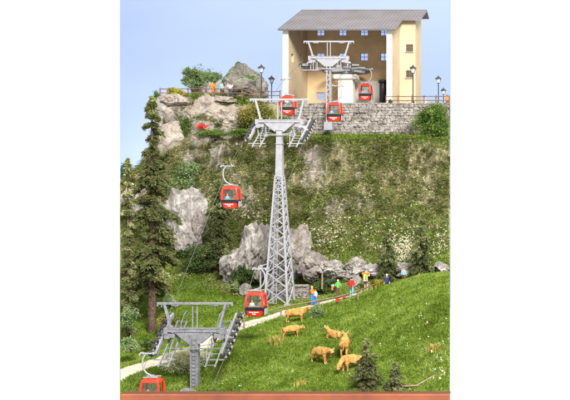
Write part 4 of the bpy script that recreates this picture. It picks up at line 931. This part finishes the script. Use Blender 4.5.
OR, GR, RD, BL, WH, YL, NV, LB, BK, BR = (.85, .22, .02), (.08, .55, .06), (.75, .03, .02), (.05, .20, .55), (.75, .75, .72), (.80, .55, .10), (.03, .05, .16), (.25, .55, .75), (.02, .02, .02), (.12, .07, .04)
def on(px, py): g = G(px, py); return g
def stand_at(px, yfeet, d): x = (px-VX)*d/F; return Vector((x, d, (VY-yfeet)*d/F))
# hikers on the path
def grounded(px, py):
    g = G(px, py); return Vector((g.x, g.y, H(g.x, g.y)+.05))
person(grounded(312, 306), 1.3, 'stand', OR, BL, BR, 'hiker in orange on the path right of the lattice pylon foot', 1.0, hat=YL, arms='fwd')
person(grounded(315.5, 305.5), -.6, 'stand', WH, BL, BR, 'hiker in white beside the orange hiker right of the pylon foot', .82)
person(grounded(338, 299), .5, 'stand', GR, BR, (.8, .8, .78), 'hiker in a bright green shirt on the path by the dark bush', 1.0, arms='fwd')
bag(grounded(338, 299)+Vector((-.55, .25, .75)), OR, 'orange backpack with pale blue roll behind the green shirted hiker', .9, 1.2, LB)
person(grounded(351.5, 297), 3.0, 'stand', RD, LB, BK, 'hiker in red with dark hair seen from behind on the path', 1.02)
bag(grounded(351.5, 297)+Vector((.02, -.30, .88)), RD, 'red backpack carried by the red hiker', 1.0, math.pi)
person(grounded(366, 291.5), 3.1, 'stand', (.70, .55, .25), BL, YL, 'hiker with blue shorts and bare legs carrying a huge tan pack', 1.06, bare=True, arms='up')
bag(grounded(366, 291.5)+Vector((.0, -.32, .95)), (.72, .56, .22), 'huge tan backpack with orange roll on the bare legged hiker', 1.45, math.pi, OR)
g = P(386.5, 284.0, 93.5); person(Vector((g.x, g.y, H(g.x, g.y))), .4, 'crouch', NV, NV, (.8, .8, .78), 'person in navy with white cap crouching under the left rear conifer', 1.05, hat=WH)
person(Vector((P(403.5, 281, 94.5).x, 94.5, H(P(403.5, 281, 94.5).x, 94.5)-.1)), 2.8, 'stand', LB, BR, OR, 'person behind the hill crest, only an orange cap and pale blue shoulders showing', .9, hat=OR)
bag(grounded(337.5, 304.5), RD, 'small red backpack lying below the path rail under the green hiker', .8)
bag(grounded(344.2, 301.0), RD, 'small red backpack on the path beside the red hiker', .85, .4)
# plateau
for px, s, l, h, rz, ar in ((212.5, OR, OR, 'person in orange clothes at the plateau fence', .1, 'fwd'), (221.5, LB, BR, 'person in a light blue shirt at the plateau fence', -.3, 'down'), (230.2, WH, NV, 'person in a white top at the plateau fence, rightmost of three', .2, 'up')):
    x = (px-VX)*.1146; person((x, 114.6, H(x, 114.6)), rz, 'stand', s, l, BR, h, .98, arms=ar, group='people at the plateau fence')
person(((425-VX)*.120, 120, ZF-.55), .3, 'stand', (.85, .45, .25), WH, YL, 'person behind the right hand railing with only the head showing', .98)
person(((447.2-VX)*.117, 117, ZF-.5), .3, 'stand', OR, BR, BR, 'person in orange behind the railing at the right edge', 1.0)
# passengers
PS = [((.5, .15, .15), (.6, .2, .2)), ((.85, .75, .6), (.35, .5, .25)), (LB, (.4, .25, .2)), ((.35, .3, .3), (.5, .45, .4)), (LB, (.04, .25, .12)), (LB, (.25, .35, .2))]
HR = [(BK, BR), ((.7, .25, .08), BR), ((.75, .28, .06), BR), (BR, BK), (BR, (.03, .2, .1)), (BK, BR)]
nm = ['the half hidden front cabin', 'the cabin by the pylon foot', 'the cabin left of the lattice pylon', 'the cabin behind the middle pylon head', 'the cabin before the stone wall', 'the cabin inside the station']
cn = [('dark red', 'pink'), ('cream', 'green'), ('light blue', 'brown'), ('grey', 'beige'), ('light blue', 'dark green'), ('light blue', 'olive')]
for i, c in enumerate(CAB):
    for k, s in enumerate((-1, 1)):
        person(c+Vector((s*.29, .16*(1 if k else -.6), -.38)), (0.2 if k else 2.9) if i != 4 else .1*s, 'sit', PS[i][k], BR, HR[i][k], 'seated passenger in %s inside %s' % (cn[i][k], nm[i]), .80, group='cabin passengers')

# ------------------------------------------------------------------ cows
def cow(px, py, length, rz, pose, label, d=None, sc=None):
    g = G(px, py); s = sc
    L = 1.0      # unit body, scaled
    hd = {'up': ((1.02, 0, 1.42), (1.28, 0, 1.50), (1.52, 0, 1.34)), 'fwd': ((1.08, 0, 1.22), (1.36, 0, 1.20), (1.60, 0, 1.02)), 'graze': ((1.12, 0, .82), (1.28, 0, .48), (1.40, 0, .20))}['graze' if pose == 'graze' else ('fwd' if pose == 'walk' else 'up')]
    lie = pose == 'lie'; dz = -.62 if lie else 0
    V = [(-.78, 0, 1.12+dz), (-.35, 0, 1.08+dz), (.15, 0, 1.06+dz), (.62, 0, 1.12+dz), (.86, 0, 1.2+dz)]+[(a, b, c+dz*.8) for a, b, c in hd]
    Rr = [(.30, .34), (.37, .42), (.39, .45), (.33, .42), (.25, .31), (.19, .23), (.20, .21), (.14, .14)]; E = [(i, i+1) for i in range(7)]
    # tail
    b = len(V); V += [(-1.02, 0, 1.22+dz), (-1.10, 0, .9+dz*.8), (-1.08, .05, max(.15, .55+dz))]; Rr += [.045, .03, .045]; E += [(0, b), (b, b+1), (b+1, b+2)]
    for sx, i0, st_ in ((-.72, 0, .1), (.60, 3, -.08)):
        for sy in (-1, 1):
            b = len(V); st2 = st_*sy if pose != 'stand' else st_*.3*sy
            if lie:
                V += [(sx+.05, sy*.22, .35), (sx+.38, sy*.36, .16), (sx+.05, sy*.40, .08), (sx+.2, sy*.40, .06)]
            elif sx < 0: V += [(sx-.02, sy*.19, .88), (sx+.10+st2, sy*.19, .62), (sx-.12+st2, sy*.19, .36), (sx-.02+st2*1.6, sy*.19, .04)]
            else: V += [(sx+.02, sy*.18, .86), (sx+.02+st2, sy*.18, .50), (sx-.01+st2*1.3, sy*.18, .26), (sx+.05+st2*1.5, sy*.18, .04)]
            Rr += [(.19, .22), .11, .075, .085]; E += [(i0, b), (b, b+1), (b+1, b+2), (b+2, b+3)]
    me = skin_mesh(V, E, Rr, 2, 2); tip = Vector(V[7]); hh_ = Vector(V[6])
    for p in me.polygons:
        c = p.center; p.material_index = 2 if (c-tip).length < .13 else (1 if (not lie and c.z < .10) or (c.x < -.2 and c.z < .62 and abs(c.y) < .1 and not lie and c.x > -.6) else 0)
    t = empty('cow', (g.x, g.y, H(g.x, g.y)-.03), rz, label, 'cow', 'brown cows on the meadow'); t.scale = (s,)*3
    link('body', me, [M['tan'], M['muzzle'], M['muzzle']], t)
    hp = Vector(V[6])+Vector((-.02, 0, .12))
    for sy in (-1, 1):
        m = MB(); m.tube([hp+Vector((0, sy*.08, .02)), hp+Vector((.02, sy*.2, .08)), hp+Vector((.05, sy*.24, .2))], [.03, .025, .008], 7); m.build('horn', M['horn'], t)
        m = MB(); m.ball(hp+Vector((-.04, sy*.24, -.04)), (.04, .12, .05), 8); m.build('ear', M['tan'], t)
    for sy in (-1, 1):
        m = MB(); m.ball(Vector(V[6])+Vector((.05, sy*.17, .03)), .035, 8); m.build('eye', M['muzzle'], t)
    if pose in ('stand', 'walk'):
        m = MB(); m.ball((-.42, 0, .74), (.16, .13, .12), 10); m.build('udder', M['cream_hide'], t)
    return t
cow(295.5, 323, 26, .05, 'stand', 'large brown cow standing below the path rail, uppermost of the herd', sc=.86)
cow(291, 338, 20, .5, 'walk', 'small brown calf walking right, left of the herd', sc=.70)
cow(335.5, 338.5, 19, 2.6, 'lie', 'brown cow lying down with its head raised to the left', sc=.78)
cow(344.5, 356, 9, 1.75, 'stand', 'brown cow seen from behind, standing uphill at the right of the herd', sc=.98)
cow(321, 364, 22, -.62, 'walk', 'brown cow walking right in the middle of the meadow', sc=.88)
cow(351.5, 371, 16, 3.95, 'graze', 'grazing brown cow half hidden by the small conifer', sc=.82)

# ------------------------------------------------------------------ fences
def fence(name, label, pts, heights, mat, rails=(1.0,), post_h=1.1, pr=.07, rr_=.045, every=1, posts=None):
    t = empty(name, pts[0], 0, label, 'fence'); p0 = Vector(pts[0])
    for p in (posts or pts):
        m = MB(); q = Vector(p)-p0; m.tube([q+Vector((0, 0, -.3)), q+Vector((.01, 0, post_h))], [pr, pr*.9], 8); m.build('post', mat, t)
    for h in rails:
        for a, b in zip(pts[:-1], pts[1:]):
            m = MB(); a_ = Vector(a)-p0+Vector((0, -.06, h)); b_ = Vector(b)-p0+Vector((0, -.06, h)); mid = a_.lerp(b_, .5)+Vector((0, 0, random.uniform(-.03, .02))); m.tube([a_, mid, b_], rr_, 7); m.build('rail', mat, t)
    return t
pf = []
for px, py in ((244, 329), (262, 323.5), (281, 318.5), (300, 314.5), (319, 311), (338, 307.5), (358, 301.5), (377, 294)):
    g = G(px, py); pf.append((g.x, g.y, H(g.x, g.y)))
hs = []
fence('path_fence', 'rough brown single rail fence along the near side of the path', pf, None, M['oldwood'], (.95,), 1.02, .075, .06, posts=[pf[0], pf[2], pf[4], pf[6]])
g1 = G(404, 390); g2 = G(416, 390); 
def zat(px, py, d): return P(px, py, d)
qa, qb = P(416, 386, 66.9), P(449, 367.5, 69.6)
t = empty('broken_fence', P(416, 394, 66.9), 0, 'broken brown rail fence beside the smallest conifer at the lower right', 'fence'); p0 = t.location
for a, b in ((P(402, 386.5, 66.6), P(417.5, 385.6, 66.9)), (qa, qb)): m = MB(); m.tube([a-p0, b-p0], .06, 7); m.build('rail', M['oldwood'], t)
for q in (qa, qb+Vector((-.02, 0, .1))): m = MB(); m.tube([q-p0+Vector((0, .08, .05)), q-p0+Vector((0, .08, -1.0))], .07, 7); m.build('post', M['oldwood'], t)
# plateau fence (left)
pl = []
for px in (160, 174, 188, 202, 215, 228, 242, 256, 268, 280): d = 113.9; x = (px-VX)*d/F; pl.append((x, d, (VY-(97.5 if px < 250 else 100))*d/F))
fence('plateau_fence', 'brown two rail fence along the left cliff top in front of three people', pl, None, M['wood'], (.52, .98), 1.12, .08, .055)
pr_ = [((px-VX)*.1137, 113.7, 10.9) for px in (386, 398, 412, 424, 436, 449.3)]
fence('terrace_railing', 'brown two rail fence on top of the stone wall at the right', pr_, None, M['wood'], (.42, .88), 1.0, .08, .055)
g = P(322, 284, 96.8); t = tag(MB().__class__ and (lambda m: (m.tube([(0, 0, -.5), (0.03, 0, .95)], [.11, .10], 8), m.build('wooden_post', M['oldwood'], None, 0, g))[1])(MB()), 'short weathered wooden post in front of the brown boulder', 'post')

# ------------------------------------------------------------------ street lamps
def lamp():
    t = empty('street_lamp', (0, 0, 0)); m = MB(); m.lathe([(.0, 0), (.16, 0), (.16, .25), (.09, .35), (.065, .9), (.055, 3.15), (.10, 3.2), (.05, 3.28), (.05, 3.42)], 14); m.build('post', M['lampiron'], t)
    m = MB(); m.lathe([(.0, 3.42), (.14, 3.42), (.16, 3.5), (.08, 3.5)], 12); 
    for k in range(6): a = math.pi*(k+.5)/3; m.bar((.15*math.cos(a), .15*math.sin(a), 3.48), (.31*math.cos(a), .31*math.sin(a), 4.0), .025)
    m.build('lantern_frame', M['lampiron'], t)
    m = MB(); m.lathe([(.0, 3.5), (.14, 3.5), (.285, 3.98), (0, 3.98)], 6, sm=False); m.build('lantern_glass', M['lampglass'], t)
    m = MB(); m.lathe([(.0, 3.98), (.44, 3.98), (.43, 4.03), (.16, 4.24), (.10, 4.3), (.05, 4.34), (.04, 4.42), (0, 4.46)], 6, sm=False); m.build('lantern_roof', M['lampiron'], t); return t
LP = [((413-VX)*.114, 114.0, 'black lantern lamp standing before the building wing'), ((438.4-VX)*.1238, 123.8, 'black lantern lamp right of the building, the nearer of two against the sky'), ((443.5-VX)*.137, 137, 'black lantern lamp at the far right, the smallest and farthest'),
      ((260.2-VX)*.1132, 113.6, 'black lantern lamp right of the rock peak, the taller of the left pair'), ((271.6-VX)*.1238, 123.8, 'black lantern lamp close to the left corner of the building')]
lp = lamp()
for i, (x, y, l) in enumerate(LP):
    o = lp if i == 0 else copy_tree(lp); o.location = (x, y, 11.0); tag(o, l, 'street lamp', 'lantern street lamps on the plateau')

# ------------------------------------------------------------------ front board and sky backdrop
x0, x1 = (120-VX)*.06525, (450-VX)*.0657; zt = (VY-393.8)*.0655
t = empty('front_board', ((x0+x1)/2, 65.5, zt-3), 0, 'reddish brown wooden board closing off the front of the diorama', 'board')
m = MB(); m.box((0, 0, 1.5), (x1-x0, .5, 3.0)); m.build('plank', M['board'], t, .06)
m = MB(); m.box((0, .27, 3.0), (x1-x0, .5, .13)); m.build('top_strip', M['board_dark'], t, .03)
def sky_mat():
    m, nt, b = new_mat('sky_blue'); N = nt.nodes; Lk = nt.links; tc = N.new('ShaderNodeTexCoord'); mp = N.new('ShaderNodeMapping'); mp.inputs['Scale'].default_value = (.02, .02, .06); Lk.new(tc.outputs['Object'], mp.inputs[0])
    n = N.new('ShaderNodeTexNoise'); n.inputs['Scale'].default_value = 1; n.inputs['Detail'].default_value = 3; Lk.new(mp.outputs[0], n.inputs['Vector'])
    r = N.new('ShaderNodeValToRGB'); r.color_ramp.elements[0].color = (.285, .37, .63, 1); r.color_ramp.elements[1].color = (.345, .425, .66, 1); r.color_ramp.elements[0].position = .3; r.color_ramp.elements[1].position = .7
    Lk.new(n.outputs['Fac'], r.inputs['Fac']); Lk.new(r.outputs[0], b.inputs['Base Color']); b.inputs['Roughness'].default_value = 1; b.inputs['Specular IOR Level'].default_value = 0; return m
ys = 165.0; m = MB(); xa, xb = (119.9-VX)*ys/F, (450.1-VX)*ys/F; m.box(((xa+xb)/2, ys+.25, 10), (xb-xa, .5, 56)); o = m.build('sky', sky_mat()); o['kind'] = 'structure'

# ------------------------------------------------------------------ light
w = bpy.data.worlds.new('World'); scene.world = w; w.use_nodes = True; N = w.node_tree.nodes; Lk = w.node_tree.links; bg = N['Background']
tc = N.new('ShaderNodeTexCoord'); sp = N.new('ShaderNodeSeparateXYZ'); Lk.new(tc.outputs['Generated'], sp.inputs[0])
mr = N.new('ShaderNodeMapRange'); mr.inputs['From Min'].default_value = -.35; mr.inputs['From Max'].default_value = .35; mr.inputs['To Min'].default_value = .82; mr.inputs['To Max'].default_value = 1.02; Lk.new(sp.outputs['Y'], mr.inputs['Value'])
bg.inputs['Color'].default_value = (1, 1, 1, 1); Lk.new(mr.outputs[0], bg.inputs['Strength'])
def area(name, loc, tgt, size, power, col=(1, 1, 1)):
    l = bpy.data.lights.new(name, 'AREA'); l.shape = 'RECTANGLE'; l.size, l.size_y = (size, size) if not hasattr(size, '__len__') else size; l.energy = power; l.color = col
    o = bpy.data.objects.new(name, l); COL.objects.link(o); o.location = loc; o.rotation_euler = (Vector(tgt)-Vector(loc)).to_track_quat('-Z', 'Y').to_euler(); return o
area('key_softbox', (32, -12, 92), (-30, 98, 0), 44, 530000, (1, .965, .91))
area('backdrop_light', (-60, 157.5, -4), (-64, 165, 16), (26, 2), 6500, (1, 1, 1))  # unseen strip added behind the hill to lighten the backdrop's lower left

# ------------------------------------------------------------------ camera
cam = bpy.data.cameras.new('camera'); co = bpy.data.objects.new('camera', cam); COL.objects.link(co); co.location = (0, 0, 0); co.rotation_euler = (math.radians(90), 0, 0)
cam.sensor_width = 36; cam.lens = F/570*36; cam.shift_x = (285-VX)/570; cam.clip_start = 1; cam.clip_end = 1000
cam.dof.use_dof = True; cam.dof.focus_distance = 86; cam.dof.aperture_fstop = .45
scene.camera = co
scene.view_settings.view_transform = 'Standard'; scene.view_settings.look = 'None'; scene.view_settings.exposure = .1; scene.view_settings.gamma = 1
scene.render.resolution_x = 1024; scene.render.resolution_y = 719
